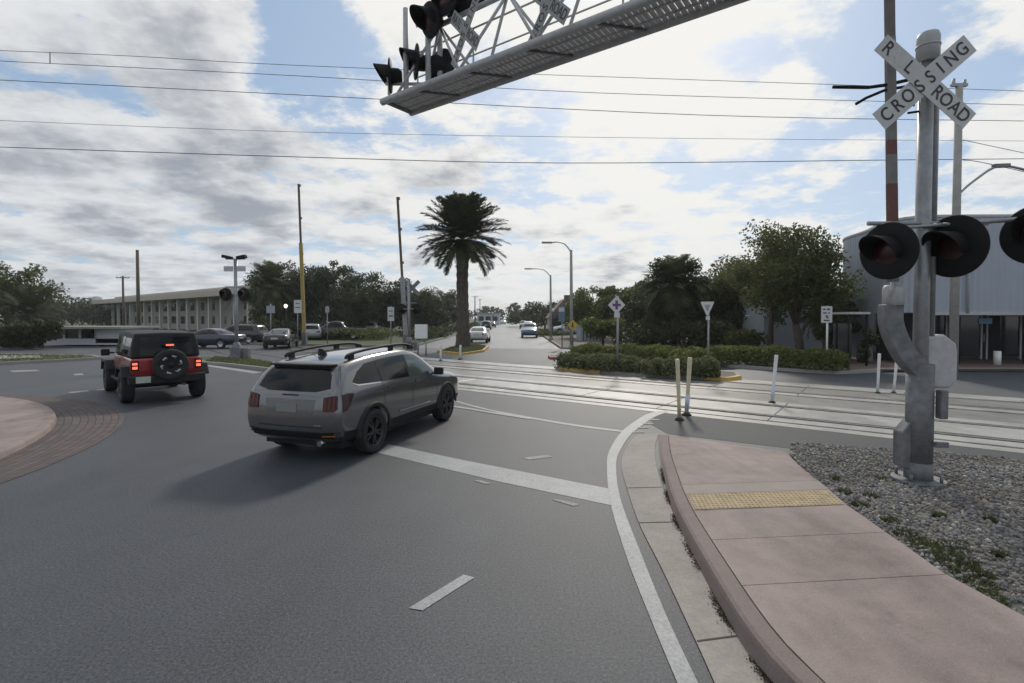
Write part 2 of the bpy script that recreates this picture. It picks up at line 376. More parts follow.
for a, c in zip(yj, yj[1:]):
    sl.mi = 1 if a == 6.43 else 0
    g = .004
    ys = [a - g + (c + g - a + g) * k / 6 for k in range(7)]
    skew = .0
    L = [Vector((in_x(y), y, slab_h(y))) for y in ys]; Q = [Vector((edge_r(rq(y)), rq(y), slab_h(y))) for y in ys]
    A = [sl.b.verts.new(v) for v in L]; B = [sl.b.verts.new(v) for v in Q]
    A2 = [sl.b.verts.new(v - Vector((0, 0, .012 + v.z * .9))) for v in L]; B2 = [sl.b.verts.new(v - Vector((0, 0, .012 + v.z * .9))) for v in Q]
    for i in range(6):
        sl._f([A[i], A[i + 1], B[i + 1], B[i]]); sl._f([A2[i], A2[i + 1], A[i + 1], A[i]]); sl._f([B[i], B[i + 1], B2[i + 1], B2[i]])
    sl._f([A[0], B[0], B2[0], A2[0]]); sl._f([A[-1], A2[-1], B2[-1], B[-1]])
sl.build('sidewalk', [M_PINK, ground_mat('pale_concrete', (.245, .205, .188), 60, .8, 1.1, .6, .8, .2, 120)], kind='structure')
L = [Vector((in_x(y) - .015, y, max(.002, slab_h(y) - .009))) for y in [ytop - .25 * k for k in range(int((ytop + 2.1) / .25))]]
Q = [Vector((edge_r(rq(p.y)) - .02, rq(p.y), p.z)) for p in L]
ribbon('sidewalk_bed', L, Q, M_JOINT)
# tactile warning pad with domes
pad = thing('tactile_pad', 'yellow tactile warning pad set in the pink sidewalk', 'tactile paving', (0, 0, 0))
b = MB(); pts = [(5.52, .10), (5.90, .10)]
y0, y1 = 5.475, 6.01
cor = [Vector((in_x(y0) + .02, y0)), Vector((edge_r(y0 + .15) - .03, y0 + .15)), Vector((edge_r(y1 + .15) - .03, y1 + .15)), Vector((in_x(y1) + .02, y1))]
def pz(p): return slab_h(p.y - .17 * (p.x - 2) / 1.8)
b.face([(p.x, p.y, pz(p) + .005) for p in cor]); b.build('plate', M_TACT, pad)
b = MB()
for i in range(34):
    for k in range(8):
        u, v = (i + .5) / 34, (k + .5) / 8
        p = (cor[0] * (1 - u) + cor[1] * u) * (1 - v) + (cor[3] * (1 - u) + cor[2] * u) * v
        b.lathe([(.017, 0), (.013, .005), (.006, .007), (0, .007)], Matrix.Translation((p.x, p.y, pz(p) + .004)), 7)
b.build('dome', M_TACT, pad)['kind'] = 'stuff'
# dark apron between sidewalk end and tracks
ribbon('apron', [G(650, 424), G(668, 434), G(790, 448.5), G(900, 452), G(1024, 464), G(1200, 482)], [tr(-4.3, 11.55), tr(-3.9, 11.55), tr(-2.4, 11.55), tr(-.6, 11.55), tr(2, 11.55), tr(7, 11.55)], M_ASPH2, .004)
# ------------------------------------------------------------------ painted markings
def quad(name, pts, m, z=.005): return sheet(name, [G(x, y) for x, y in pts], m, z)
quad('stop_line', [(388, 444.5), (463, 460.2), (610, 489), (611, 505.5), (500, 482), (378, 453)], M_PAINT, .0035)
quad('lane_dash', [(463.6, 575), (474.5, 578), (422.5, 611), (408.6, 608.6)], M_PAINT)
quad('paint_remnant', [(552, 500), (558, 499.5), (579, 504.6), (574, 506.5)], M_PAINTW)
quad('paint_remnant', [(474, 481), (480, 480.5), (492, 483.5), (486, 484.5)], M_PAINTW)
quad('paint_remnant', [(523, 458), (548, 455), (552, 457.4), (528, 460)], M_PAINTW)
ribbon('turn_line', gl([(440, 396), (457, 401), (490, 409.5), (530, 417), (575, 424.5), (625, 431)]), gl([(440, 397.2), (457, 402.4), (490, 411), (530, 418.8), (575, 426.4), (625, 432.6)]), M_PAINT, .005)
ribbon('turn_line', gl([(430, 404), (456, 406.2), (495, 412.5), (530, 417.8)]), gl([(430, 405.4), (456, 407.8), (495, 414.2), (530, 419.6)]), M_PAINT, .009)
b = MB()
for k, (x, y) in enumerate(((654, 420), (648, 424), (643, 428), (638.5, 432.5))):
    a = G(x, y); b.face([(a.x - .11, a.y - .05, .0095), (a.x + .11, a.y - .05, .0095), (a.x + .11, a.y + .05, .0095), (a.x - .11, a.y + .05, .0095)])
b.build('edge_ticks', M_PAINTW, kind='structure')
quad('far_line', [(196, 364.6), (204, 364.2), (262, 372.4), (254, 373.6)], M_PAINT)
for q in ([(10, 370.6), (36, 369.8), (40, 371.2), (12, 372.2)], [(73, 374), (82, 373.4), (84, 375), (75, 375.6)], [(68, 392.2), (88, 390.4), (89, 391.6), (70, 393.4)], [(96, 389.6), (106, 388.6), (106, 390), (97, 390.8)]): quad('lane_dash', q, M_PAINTW)
# ------------------------------------------------------------------ roundabout island
oc, orr = Vector((-13.75, 7.75)), 6.9
def fitc(pts):
    A = np.array([[2 * p.x, 2 * p.y, 1] for p in pts]); y = np.array([p.x ** 2 + p.y ** 2 for p in pts]); s = np.linalg.lstsq(A, y, rcond=None)[0]
    return Vector((s[0], s[1], 0)), math.sqrt(s[2] + s[0] ** 2 + s[1] ** 2)
oc, orr = fitc([G(x, y) for x, y in ((0, 484), (66.6, 460), (106.5, 435.5), (121, 418), (113, 406.6), (84, 399), (27, 396))])
ir = orr - 1.55
print('island', oc, orr)
isl = [G(x, y, .14) for x, y in ((0, 453), (36, 433), (55, 420), (52, 409), (30, 399.5), (0, 396.5))]
ic, ir = fitc(isl); print('inner', ic, ir)
def brick_mat():
    m = bpy.data.materials.new('paver_brick'); m.use_nodes = True; t = m.node_tree; b = t.nodes['Principled BSDF']; b.inputs['Roughness'].default_value = .8
    uv = t.nodes.new('ShaderNodeUVMap'); br = t.nodes.new('ShaderNodeTexBrick'); t.links.new(uv.outputs[0], br.inputs['Vector'])
    br.inputs['Color1'].default_value = (.115, .085, .078, 1); br.inputs['Color2'].default_value = (.072, .060, .060, 1); br.inputs['Mortar'].default_value = (.02, .018, .017, 1)
    br.inputs['Scale'].default_value = 1; br.inputs['Mortar Size'].default_value = .006; br.inputs['Brick Width'].default_value = .22; br.inputs['Row Height'].default_value = .11
    t.links.new(br.outputs['Color'], b.inputs['Base Color']); bp = t.nodes.new('ShaderNodeBump'); bp.inputs['Strength'].default_value = .6; bp.inputs['Distance'].default_value = .01; bp.invert = True
    t.links.new(br.outputs['Fac'], bp.inputs['Height']); t.links.new(bp.outputs[0], b.inputs['Normal']); return m
b = MB(); N = 160; uvl = b.b.loops.layers.uv.new('UVMap')
for i in range(N):
    for k in range(4):
        q = []
        for (ii, kk) in ((i, k), (i + 1, k), (i + 1, k + 1), (i, k + 1)):
            th = 2 * math.pi * ii / N; f = kk / 4
            c = ic.lerp(oc, f); r = ir + (orr - ir) * f
            q.append((Vector((c.x + r * math.cos(th), c.y + r * math.sin(th), .006 + .03 * (1 - f))), (r * 0 + 2 * math.pi * orr * ii / N, f * (orr - ir))))
        f = b._f([b.b.verts.new(p) for p, _ in q])
        for l, (_, u) in zip(f.loops, q): l[uvl].uv = u
bmesh.ops.remove_doubles(b.b, verts=b.b.verts, dist=.001)
b.build('brick_apron', brick_mat(), kind='structure')
b = MB(); b.lathe([(0, .155), (ir - .19, .150), (ir - .175, .146), (ir - .165, .150), (ir - .05, .148), (ir - .015, .135), (ir, .10), (ir + .02, 0)], Matrix.Translation((ic.x, ic.y, 0)), 160)
b.build('roundabout_island', M_PINK, kind='structure')
# ------------------------------------------------------------------ kerbed islands, verges
def island(name, top, mtop, h, mk, px=True, z=0, kw=.15):
    P = [G(x, y, 0) for x, y in top] if px else [Vector((x, y, 0)) for x, y in top]
    a = sum(P[i].x * P[(i + 1) % len(P)].y - P[(i + 1) % len(P)].x * P[i].y for i in range(len(P)))
    if a < 0: P = P[::-1]
    n = len(P); inn = []
    for i in range(n):
        t1 = (P[i] - P[i - 1]).normalized(); t2 = (P[(i + 1) % n] - P[i]).normalized(); t = (t1 + t2).normalized(); inn.append(P[i] + Vector((-t.y, t.x, 0)) * kw)
    b = MB(); o0 = [b.b.verts.new((p.x, p.y, -.01)) for p in P]; o1 = [b.b.verts.new((p.x, p.y, h)) for p in P]; i1 = [b.b.verts.new((p.x, p.y, h)) for p in inn]; i0 = [b.b.verts.new((p.x, p.y, h - .05)) for p in inn]
    for i in range(n):
        j = (i + 1) % n; b._f([o0[i], o0[j], o1[j], o1[i]]); b._f([o1[i], o1[j], i1[j], i1[i]]); b._f([i1[i], i1[j], i0[j], i0[i]])
    b.build(name + '_kerb', mk, kind='structure', bevel=.01)
    b = MB(); b.face([(p.x, p.y, h - .02) for p in inn]); o = b.build(name, mtop, kind='structure')
    if o.data.polygons[0].normal.z < 0: o.data.flip_normals()
    return P
island('grass_verge', [(-24.2, 23.7), (-22.6, 25.6), (-21.9, 27.2), (-23.5, 28.6), (-40, 32), (-80, 38), (-80, -4), (-45, 0), (-30, 15)], M_GRASS, .13, M_KERB, False)
sheet('verge_path', [(-27, 25.2), (-24.5, 26.6), (-26, 28), (-42, 30), (-60, 31), (-60, 27), (-40, 25)], M_KERB, .135)
island('grass_median', [(204, 364.2), (230, 366.5), (270, 371.2), (282, 371), (276, 365), (250, 360.5), (215, 358.5), (190, 358), (188, 361)], M_GRASS, .13, M_KERB)
island('palm_island', [(437, 352.5), (462, 355.5), (484, 352), (489, 347.5), (478, 345.5), (466, 345), (450, 349)], M_GRASS, .14, M_YEL)
island('hedge_island', [(556, 370), (590, 373.2), (640, 377), (700, 380.5), (728, 381.5), (741, 379.5), (738, 376), (715, 373.5), (700, 368), (680, 360), (655, 354), (600, 352), (575, 356), (560, 363)], M_DIRT, .14, M_KERB)
hp = [(556, 370), (590, 373.2), (606, 374.5)]
for nm, pp in (('kerb_paint', [(555, 369.6), (560, 370.6), (592, 373.5), (600, 374.2)]), ('kerb_paint', [(705, 380.9), (728, 381.7), (736, 380.8), (741.5, 379.6)])):
    P = [G(x, y) for x, y in pp]; A = offset_line(P, .004); B = offset_line(P, -.16); b = MB()
    for i in range(len(P) - 1):
        b.face([(A[i].x, A[i].y, .0), (A[i + 1].x, A[i + 1].y, .0), (A[i + 1].x, A[i + 1].y, .147), (A[i].x, A[i].y, .147)])
        b.face([(A[i].x, A[i].y, .147), (A[i + 1].x, A[i + 1].y, .147), (B[i + 1].x, B[i + 1].y, .147), (B[i].x, B[i].y, .147)])
    b.build(nm, M_YEL, kind='structure')
island('far_verge', [(-16.5, 41), (-7.6, 38.6), (-7.2, 60), (-6.9, 300), (-60, 300), (-60, 56)], M_GRASS, .13, M_KERB, False)
island('far_sidewalk', [(3.5, 36.4), (6.4, 33.5), (9.0, 24.0), (9.6, 22.6), (12.6, 19.8), (14.8, 20.6), (15.4, 21.0), (60, 21.0), (60, 300), (4.5, 300), (3.9, 80)], M_DIRT, .13, M_KERB, False)
sheet('brick_sidewalk', [(14.0, 20.6), (60, 21.2), (60, 24.5), (19, 31), (15.2, 24)], mat('sidewalk_brown', (.14, .095, .085), .85, var=.25), .118)
P = [Vector((1.9, 33.0, 0)), Vector((3.6, 34.0, 0))]
island('red_kerb_tip', [(548, 357.5), (566, 356.3), (577, 357), (566, 359.5), (550, 359.5)], M_KERB, .13, M_RED)
# gravel
GP = [(790, 449), (900, 449), (1024, 462), (1250, 486), (1400, 640)]
gpts = [G(790, 449), G(900, 450), G(1024, 462), G(1250, 486)] + [Vector((12, 4, 0)), Vector((12, -3, 0)), Vector((3.98, -3, 0)), Vector((3.7, 1, 0)), Vector((3.45, 3.5, 0)), Vector((3.42, 4.05, 0)), Vector((3.66, 5.6, 0)), Vector((4.4, 8.0, 0))]
b = MB(); f = b.face([(p.x, p.y, .0) for p in gpts]); bmesh.ops.triangulate(b.b, faces=b.b.faces)
for k in range(5): bmesh.ops.subdivide_edges(b.b, edges=[e for e in b.b.edges if e.calc_length() > .35], cuts=1, use_grid_fill=True); bmesh.ops.triangulate(b.b, faces=b.b.faces)
from mathutils import noise as mn
def gh(x, y):                               # gravel surface height
    e = min(1, max(0, (x - (edge_r(y))) / .5)) if y < 8.4 else 1
    far = min(1, max(0, (10.75 - (x * .595 + y * .804)) / 1.2))
    return .055 * e * far + .02 + .03 * mn.noise(Vector((x * .9, y * .9, 0))) * e + min(.08, slab_h(y) * .55) * (1 - .3 * e) * min(1, far + .2)
for v in b.b.verts: v.co.z = gh(v.co.x, v.co.y)
b.build('gravel_bed', M_GRAVB, smooth=True, kind='structure')
# ballast stones: one scattered mass
rng = np.random.default_rng(4)
def inpoly(x, y, P):
    r = np.zeros(len(x), bool); n = len(P)
    for i in range(n):
        a, c = P[i], P[i - 1]
        cnd = ((a.y > y) != (c.y > y)) & (x < (c.x - a.x) * (y - a.y) / (c.y - a.y + 1e-12) + a.x); r ^= cnd
    return r
def stones(name, N, s0, s1, P, m, xr, yr, falloff=True):
    ico = bmesh.new(); bmesh.ops.create_icosphere(ico, subdivisions=1, radius=1); V = np.array([v.co[:] for v in ico.verts]); F = np.array([[v.index for v in f.verts] for f in ico.faces]); ico.free()
    x = rng.uniform(*xr, N); y = yr[0] + (yr[1] - yr[0]) * rng.uniform(0, 1, N) ** 1.3; k = inpoly(x, y, P); x, y = x[k], y[k]; n = len(x)
    s = rng.uniform(s0, s1, n); sc = s[:, None] * rng.uniform(.55, 1.15, (n, 3)); ang = rng.uniform(0, 6.28, n)
    vv = V[None] * (1 + rng.uniform(-.22, .22, (n, len(V), 1))) * sc[:, None, :]
    tl = rng.uniform(-.7, .7, n); ct, st = np.cos(tl)[:, None], np.sin(tl)[:, None]; yy = vv[..., 1] * ct - vv[..., 2] * st; z2 = vv[..., 1] * st + vv[..., 2] * ct
    ca, sa = np.cos(ang)[:, None], np.sin(ang)[:, None]; X = vv[..., 0] * ca - yy * sa; Y = vv[..., 0] * sa + yy * ca
    zz_ = np.array([gh(a, c) for a, c in zip(x, y)]) + s * rng.uniform(.05, .5, n)
    co = np.stack([X + x[:, None], Y + y[:, None], z2 + zz_[:, None]], -1).reshape(-1, 3); fa = (F[None] + (np.arange(n) * len(V))[:, None, None]).reshape(-1, 3)
    me = bpy.data.meshes.new(name); me.from_pydata(co.tolist(), [], fa.tolist()); o = mesh_obj(name, me, m); return o
def stone_mat():
    m = bpy.data.materials.new('ballast'); m.use_nodes = True; t = m.node_tree; b = t.nodes['Principled BSDF']; b.inputs['Roughness'].default_value = .85
    g = t.nodes.new('ShaderNodeNewGeometry'); r = t.nodes.new('ShaderNodeValToRGB'); t.links.new(g.outputs['Random Per Island'], r.inputs[0])
    for p, c in ((0, (.10, .10, .10)), (.35, (.20, .20, .21)), (.65, (.28, .27, .25)), (.85, (.24, .20, .16)), (1, (.46, .45, .43))):
        e = r.color_ramp.elements.new(p) if p not in (0, 1) else r.color_ramp.elements[0 if p == 0 else -1]; e.color = (*c, 1)
    n = t.nodes.new('ShaderNodeTexNoise'); n.inputs['Scale'].default_value = 1.6; n.inputs['Detail'].default_value = 5; t.links.new(g.outputs['Position'], n.inputs[0]); q = t.nodes.new('ShaderNodeValToRGB'); q.color_ramp.elements[0].position = .35; q.color_ramp.elements[1].position = .65; q.color_ramp.elements[0].color = (.74, .70, .66, 1); q.color_ramp.elements[1].color = (1.05, 1.05, 1.05, 1); t.links.new(n.outputs[0], q.inputs[0])
    mx = t.nodes.new('ShaderNodeMix'); mx.data_type = 'RGBA'; mx.blend_type = 'MULTIPLY'; mx.inputs[0].default_value = 1; t.links.new(r.outputs[0], mx.inputs[6]); t.links.new(q.outputs[0], mx.inputs[7])
    t.links.new(mx.outputs[2], b.inputs['Base Color']); return m
tag(stones('gravel', 46000, .007, .028, gpts, stone_mat(), (3.4, 9.6), (2.4, 9.4)), 'loose grey and white ballast stones beside the pink sidewalk', 'gravel', kind='stuff')
# weeds along the gravel edge
def tufts(name, spots, per, h, m, label, cat):
    V, F = [], []
    for (x, y, r) in spots:
        for _ in range(per):
            a = rng.uniform(0, 6.28); rr = r * math.sqrt(rng.uniform()); bx_, by_ = x + rr * math.cos(a), y + rr * math.sin(a); z = gh(bx_, by_); d = rng.uniform(0, 6.28); hh = h * rng.uniform(.4, 1.1); ww = .010
            le = hh * .7; n = len(V); V += [(bx_ - ww * math.sin(d), by_ + ww * math.cos(d), z), (bx_ + ww * math.sin(d), by_ - ww * math.cos(d), z), (bx_ + le * math.cos(d), by_ + le * math.sin(d), z + hh)]; F.append((n, n + 1, n + 2))
    me = bpy.data.meshes.new(name); me.from_pydata(V, [], F); return tag(mesh_obj(name, me, m), label, cat, kind='stuff')
M_WEED = mat('weed_green', (.075, .085, .032), .8, var=.4, vscale=3, trans=.3)
sp_ = []
for (px, py, r) in ((905, 535, .10), (918, 543, .12), (930, 550, .13), (943, 558, .14), (950, 552, .16), (957, 566, .15), (966, 574, .13), (985, 580, .07), (860, 505, .07), (870, 497, .07), (845, 492, .06), (1000, 560, .05), (978, 588, .12), (992, 600, .10), (890, 522, .08), (835, 478, .06), (940, 520, .06), (880, 478, .07), (990, 525, .06)): p = G(px, py, .1); sp_.append((p.x, p.y, r))
tufts('weeds', sp_, 170, .05, M_WEED, 'low green weeds between the pink sidewalk and the gravel', 'weeds')

# dead leaves and grit along the foot of the kerb
def debris():
    n = 4200; k = rng.integers(12, len(OUT) - 1, n); f = rng.uniform(0, 1, n); P = np.array([list(OUT[i].lerp(OUT[min(i + 1, len(OUT) - 1)], t)) for i, t in zip(k, f)])
    lump = np.array([max(0, .5 + 1.6 * mn.noise(Vector((p[0] * 2, p[1] * 2.2, 3)))) for p in P]); keep = rng.uniform(0, 1, n) < lump; P = P[keep]; n = len(P)
    P[:, 0] -= .022 + np.abs(rng.normal(0, .022, n)); P[:, 2] = .014 + rng.uniform(0, .01, n)
    a = rng.uniform(0, 6.28, n); s = rng.uniform(.004, .012, n); V, F = [], []
    for p, t, q in zip(P, a, s):
        i = len(V); c, d = math.cos(t), math.sin(t); V += [(p[0] + c * q, p[1] + d * q, p[2]), (p[0] - d * q * .5, p[1] + c * q * .5, p[2] + .006), (p[0] - c * q, p[1] - d * q, p[2] + .002), (p[0] + d * q * .5, p[1] - c * q * .5, p[2])]; F.append((i, i + 1, i + 2, i + 3))
    me = bpy.data.meshes.new('leaf_litter'); me.from_pydata(V, [], F); tag(mesh_obj('leaf_litter', me, mat('litter_brown', (.045, .032, .022), .9, var=.4)), 'brown leaf litter lying along the foot of the pink kerb', 'leaf litter', kind='stuff')
debris()

# ------------------------------------------------------------------ shared object materials
M_GALV = mat('galvanised_steel', (.28, .29, .30), .45, .55, var=.18, vscale=9)
M_GALVD = mat('weathered_steel', (.165, .17, .178), .6, .35, var=.35, vscale=7, bump=.15, bscale=25)
M_ALU = mat('grey_aluminium', (.42, .425, .43), .6, .15, var=.14, vscale=12)
M_BLACK = mat('black_painted_metal', (.009, .009, .010), .7, var=.3, spec=.25)
M_LENS = mat('dark_red_lens', (.030, .004, .004), .3)
M_WHITE = mat('white_paint', (.70, .70, .68), .55, var=.08)
M_SIGNW = mat('sign_white', (.52, .525, .52), .45, var=.06)
M_SIGNB = mat('sign_black', (.03, .03, .032), .5)
M_SIGNF = mat('sign_faded_letter', (.56, .56, .55), .5)
M_CONCP = mat('pole_concrete', (.30, .29, .27), .85, var=.15, vscale=5)
M_WOOD = mat('pole_wood', (.11, .085, .065), .9, var=.3, vscale=4)
M_WIRE = mat('wire_dark', (.03, .03, .032), .6)
M_GARM = mat('gate_grey_white_shaded', (.17, .165, .16), .6, var=.2)  # grey-white and red muted: the arm's backlit shade is in the colour
M_GRED = mat('gate_red_shaded', (.13, .048, .038), .6, var=.2)
M_RUBB = mat('black_rubber', (.02, .02, .02), .8)
# ------------------------------------------------------------------ crossing flasher (disc, hood, lens)
def flasher(parent, pos, face, r=.35, hood=.32, tiltz=0):
    """round black signal: background disc, visor and red lens; face = direction it looks"""
    f = Vector(face).normalized(); q = f.to_track_quat('Z', 'Y').to_matrix().to_4x4(); M = Matrix.Translation(pos) @ q
    up = (q.inverted() @ Vector((0, 0, 1))); ua = math.atan2(up.y, up.x)
    b = MB(); b.lathe([(0, -.22), (.10, -.22), (.135, -.16), (.145, -.03), (r - .02, -.025), (r, -.01), (r, .004), (r - .015, .012), (.17, .02), (.12, .004)], M, 36)
    sh = b.build('signal_head', M_BLACK, parent)
    b = MB(); b.lathe([(.165, .021), (.13, .045), (.07, .06), (0, .064)], M, 28); b.build('lens', M_LENS, sh)
    b = MB(); th = [ua + R(-122) + R(244) * k / 20 for k in range(21)]; rows_ = []
    for i, a in enumerate(th):
        k = abs(i - 10) / 10; L = hood * (1 - .72 * k ** 1.6)
        rows_.append([b.b.verts.new(M @ Vector((rr * math.cos(a), rr * math.sin(a), zz_))) for rr, zz_ in ((.185, .015), (.193, L), (.181, L), (.173, .015))])
    for a, c in zip(rows_, rows_[1:]):
        for k in range(4): b._f([a[k], c[k], c[(k + 1) % 4], a[(k + 1) % 4]])
    b.build('hood', M_BLACK, sh)
    return sh
# ------------------------------------------------------------------ near crossing mast
MY = 6.55
base = G(918, 482, .08); base.z = .09
mast = thing('crossing_signal', 'tall grey railroad crossing signal mast with crossbuck and black flashers, in the gravel', 'crossing signal', base)
def ML(px, py, Y=MY): return at(px, py, Y) - base
def MF(px, py, dy): p = ML(px, py, base.y + dy); return p
b = MB()
topz = ML(924, 34).z
b.tube([(0, 0, .02), (0, 0, topz - .25)], .084, 20); b.build('pole', M_GALV, mast, bevel=.0)
b = MB(); b.tube([(.02, -.0, topz - .36), (.02, 0, topz - .05), (.02, 0, topz)], [.125, .125, .11], 16); b.tube([(.02, 0, topz - .17), (.02, 0, topz - .15)], .132, 16); b.build('junction_cap', M_ALU, mast)
b = MB(); b.tube([(.155, .03, 1.75), (.155, .03, topz - .5), (.09, .02, topz - .36)], .038, 10); b.tube([(-.13, .02, topz - .9), (-.16, 0, topz - .6), (-.08, 0, topz - .33)], .012, 8); b.build('conduit', M_GALV, mast)
b = MB(); b.tube([(0, 0, .2), (0, 0, 1.52)], .15, 22); b.tube([(.11, .07, .30), (.11, .07, 1.50)], .11, 20)
b.build('sleeve', M_GALVD, mast)
b = MB(); b.tube([(0, 0, .0), (0, 0, .26)], .155, 20); b.tube([(0, 0, .0), (0, 0, .045)], .29, 24)
for k in range(4): a = k * math.pi / 2 + .6; b.tube([(.24 * math.cos(a), .24 * math.sin(a), .04), (.24 * math.cos(a), .24 * math.sin(a), .13)], .02, 6)
b.build('base_flange', M_GALVD, mast)
b = MB(); b.prism([(-.25, .20), (-.12, .16), (-.12, .80), (-.17, .74), (-.25, .64)], -.12, .05, FACE); b.build('control_box', M_GALVD, mast, bevel=.015)
b = MB(); b.box((.17, -.14, 1.02), (.09, .10, .36)); b.build('side_box', M_GALVD, mast, bevel=.01)
b = MB(); b.box((.14, -.18, .52), (.16, .05, .07)); b.build('side_bracket', M_GALVD, mast, bevel=.01)
# gate mechanism: elbow arm, counterweight box, cap and raised arm
p0 = ML(888, 305); pts = [(p0.x + .02, -.02, p0.z), (p0.x + .02, -.02, p0.z - .22), (p0.x + .10, -.02, p0.z - .45), (p0.x + .24, -.02, p0.z - .68), (0.0, -.02, p0.z - .86)]
b = MB()
L = smooth_line([Vector(p) for p in pts], 5); left = []; right = []
for i, p in enumerate(L):
    t = (L[min(i + 1, len(L) - 1)] - L[max(i - 1, 0)]).normalized(); n = Vector((t.z, 0, -t.x)); w_ = .115
    left.append(p + n * w_); right.append(p - n * w_)
poly = [(p.x, p.z) for p in left] + [(p.x, p.z) for p in reversed(right)]
b.prism(poly, -.06, .10, FACE); b.build('elbow_bracket', M_GALVD, mast, bevel=.012)
b = MB(); q0 = ML(945, 362)
b.prism([(q0.x - .26, q0.z + .33), (q0.x - .02, q0.z + .36), (q0.x + .13, q0.z + .24), (q0.x + .15, q0.z + .12), (q0.x + .15, q0.z - .24), (q0.x + .06, q0.z - .34), (q0.x - .14, q0.z - .34), (q0.x - .26, q0.z - .20)], -.20, .02, FACE)
b.build('counterweight', M_ALU, mast, bevel=.035)
b = MB(); q1 = ML(893, 293); b.tube([(q1.x, 0, q1.z - .16), (q1.x, 0, q1.z + .05), (q1.x, 0, q1.z + .10)], [.12, .12, .10], 14); b.tube([(q1.x - .12, -.1, q1.z - .05), (q1.x - .10, -.12, q1.z + .13)], .02, 8); b.build('arm_clamp', M_ALU, mast)
ga = MB(); x0 = ML(893, 282); x1 = ML(889.5, 0); dirv = (x1 - x0) / (x1 - x0).length
segs = [(0, .75, 0), (.75, 1.25, 1), (1.25, 1.62, 0), (1.62, 1.80, 1), (1.80, 3.1, 0), (3.1, 7.4, 2)]
for a, c, mi in segs:
    ga.mi = 1 if mi == 1 else (2 if mi == 2 else 0); wd = .125 - .006 * a
    ga.bar(x0 + dirv * a, x0 + dirv * c, wd, .05, (0, 1, 0))
M_GATB = mat('gate_back_shaded', (.12, .10, .095), .6, var=.25)  # upper arm darkened, backlit shade mixed into its brown-grey
ga.build('gate_arm', [M_GARM, M_GRED, M_GATB], mast)
# keeper rods at crossbuck height
b = MB(); zc = ML(905, 86).z; b.tube([ML(833, 87), ML(868, 87.5), ML(886, 85), ML(908, 80)], .022, 8); b.tube([ML(856, 104), ML(866, 98), ML(884, 90.5), ML(908, 86)], .018, 8); b.tube([ML(908, 113), ML(922, 111)], .015, 8)
b.build('arm_keeper', M_BLACK, mast)
# crossbuck
def crossbuck(parent, c, M0, L=1.48, W=.255, ang=R(41), s=1.0, faded=True, low=False, sm=None):
    cb = MB()
    for k, a in enumerate((ang, -ang)):
        Mx = M0 @ Matrix.Rotation(a, 4, 'Z'); b = MB(); b.prism([(-L / 2, -W / 2), (L / 2, -W / 2), (L / 2, W / 2), (-L / 2, W / 2)], .0 - .012 * (1 - k) - .0005, .006 - .012 * (1 - k), Matrix.Translation(c) @ Mx)
        bl_ = b.build('sign_blade', sm or M_SIGNW, parent, bevel=.003)
        if k == 0 and not low: words = [(ch, (-.61 + i * .174) * L / 1.48) for i, ch in enumerate('CROSSING')]
        elif k == 0: words = [(ch, (-.61 + i * .174) * L / 1.48) for i, ch in enumerate('CROSSING')]
        else: words = [(ch, p * L / 1.48) for ch, p in zip('RAILROAD', (-.62, -.50, -.37, -.27, .20, .34, .49, .63))]
        for ch, p in words:
            fd = faded and k == 1 and ch in 'AI' and p < 0
            if k == 0 and abs(p) < .12 * L: zoff = .0075
            else: zoff = .0
            off = .0065 - .012 * (1 - k)
            txt('letter', ch, .23 * W / .255 * s, M_SIGNF if fd else M_SIGNB, bl_, Matrix.Translation(c) @ Mx @ Matrix.Translation((p, 0, off + .002 + (.012 if (k == 0 and abs(p) < .13 * L) else 0))), .001, xs=.86)
crossbuck(mast, MF(925, 82, -.15), FACE)
# flashers: crossarm and heads
fz = ML(887, 246).z
b = MB(); b.tube([(ML(866, 226).x, -.03, ML(866, 224).z), (ML(985, 226).x, -.03, ML(985, 224).z)], .028, 10); b.tube([(ML(880, 226).x, -.12, ML(880, 230).z), (ML(955, 226).x, -.12, ML(955, 226).z)], .022, 10)
b.tube([(0, 0, fz + .25), (.55, -.32, fz + .25), (ML(1035, 226, 6.0).x, -.60, fz + .25)], .026, 10); b.build('crossarm', M_GALV, mast)
flasher(mast, MF(888, 251, -.16), (-.93, -.36, -.06), .355, .38)
flasher(mast, MF(953, 246.5, -.16), (-.95, -.31, -.06), .385, .40)
p3_ = at(1040, 234, 6.0) - base; flasher(mast, p3_, (-.85, -.5, 0), .36, .45)
# ------------------------------------------------------------------ overhead cantilever
TN, TF = at(384, 104, 9.45), at(412, 110, 9.95)
zc = (TN.z + TF.z) / 2
AX = Vector((.804, -.595, 0)); NB = Vector((.595, .804, 0))
O = Vector((TN.x, TN.y, zc)); wid = (Vector((TF.x, TF.y, 0)) - Vector((TN.x, TN.y, 0))).dot(NB)
LEN = 11.6
print('cantilever', O, wid)
foot = O + AX * (LEN - .25) + NB * wid / 2
can = thing('overhead_signal_bridge', 'grey truss cantilever with walkway and signals hanging over the road', 'signal cantilever', (foot.x, foot.y, .1))
CO = Vector((foot.x, foot.y, .1))
def cp(u, v, z): return O + AX * u + NB * v + Vector((0, 0, z)) - CO
b = MB()
for v in (0, wid): b.tube([cp(-.05 if v == 0 else 0, v, 0), cp(LEN, v, 0)], .062, 14)
HT = 1.15
b.tube([cp(.9, wid / 2, HT), cp(LEN, wid / 2, HT)], .045, 12)
b.build('chord', M_ALU, can)
b = MB()
for k in range(8):
    u = .35 + k * 1.5
    for v in (0.0, wid):
        b.tube([cp(u, v, .03), cp(u + .75, wid / 2, HT)], .026, 8); b.tube([cp(u + .75, wid / 2, HT), cp(u + 1.5, v, .03)], .026, 8)
b.build('truss_web', M_ALU, can)
b = MB(); 
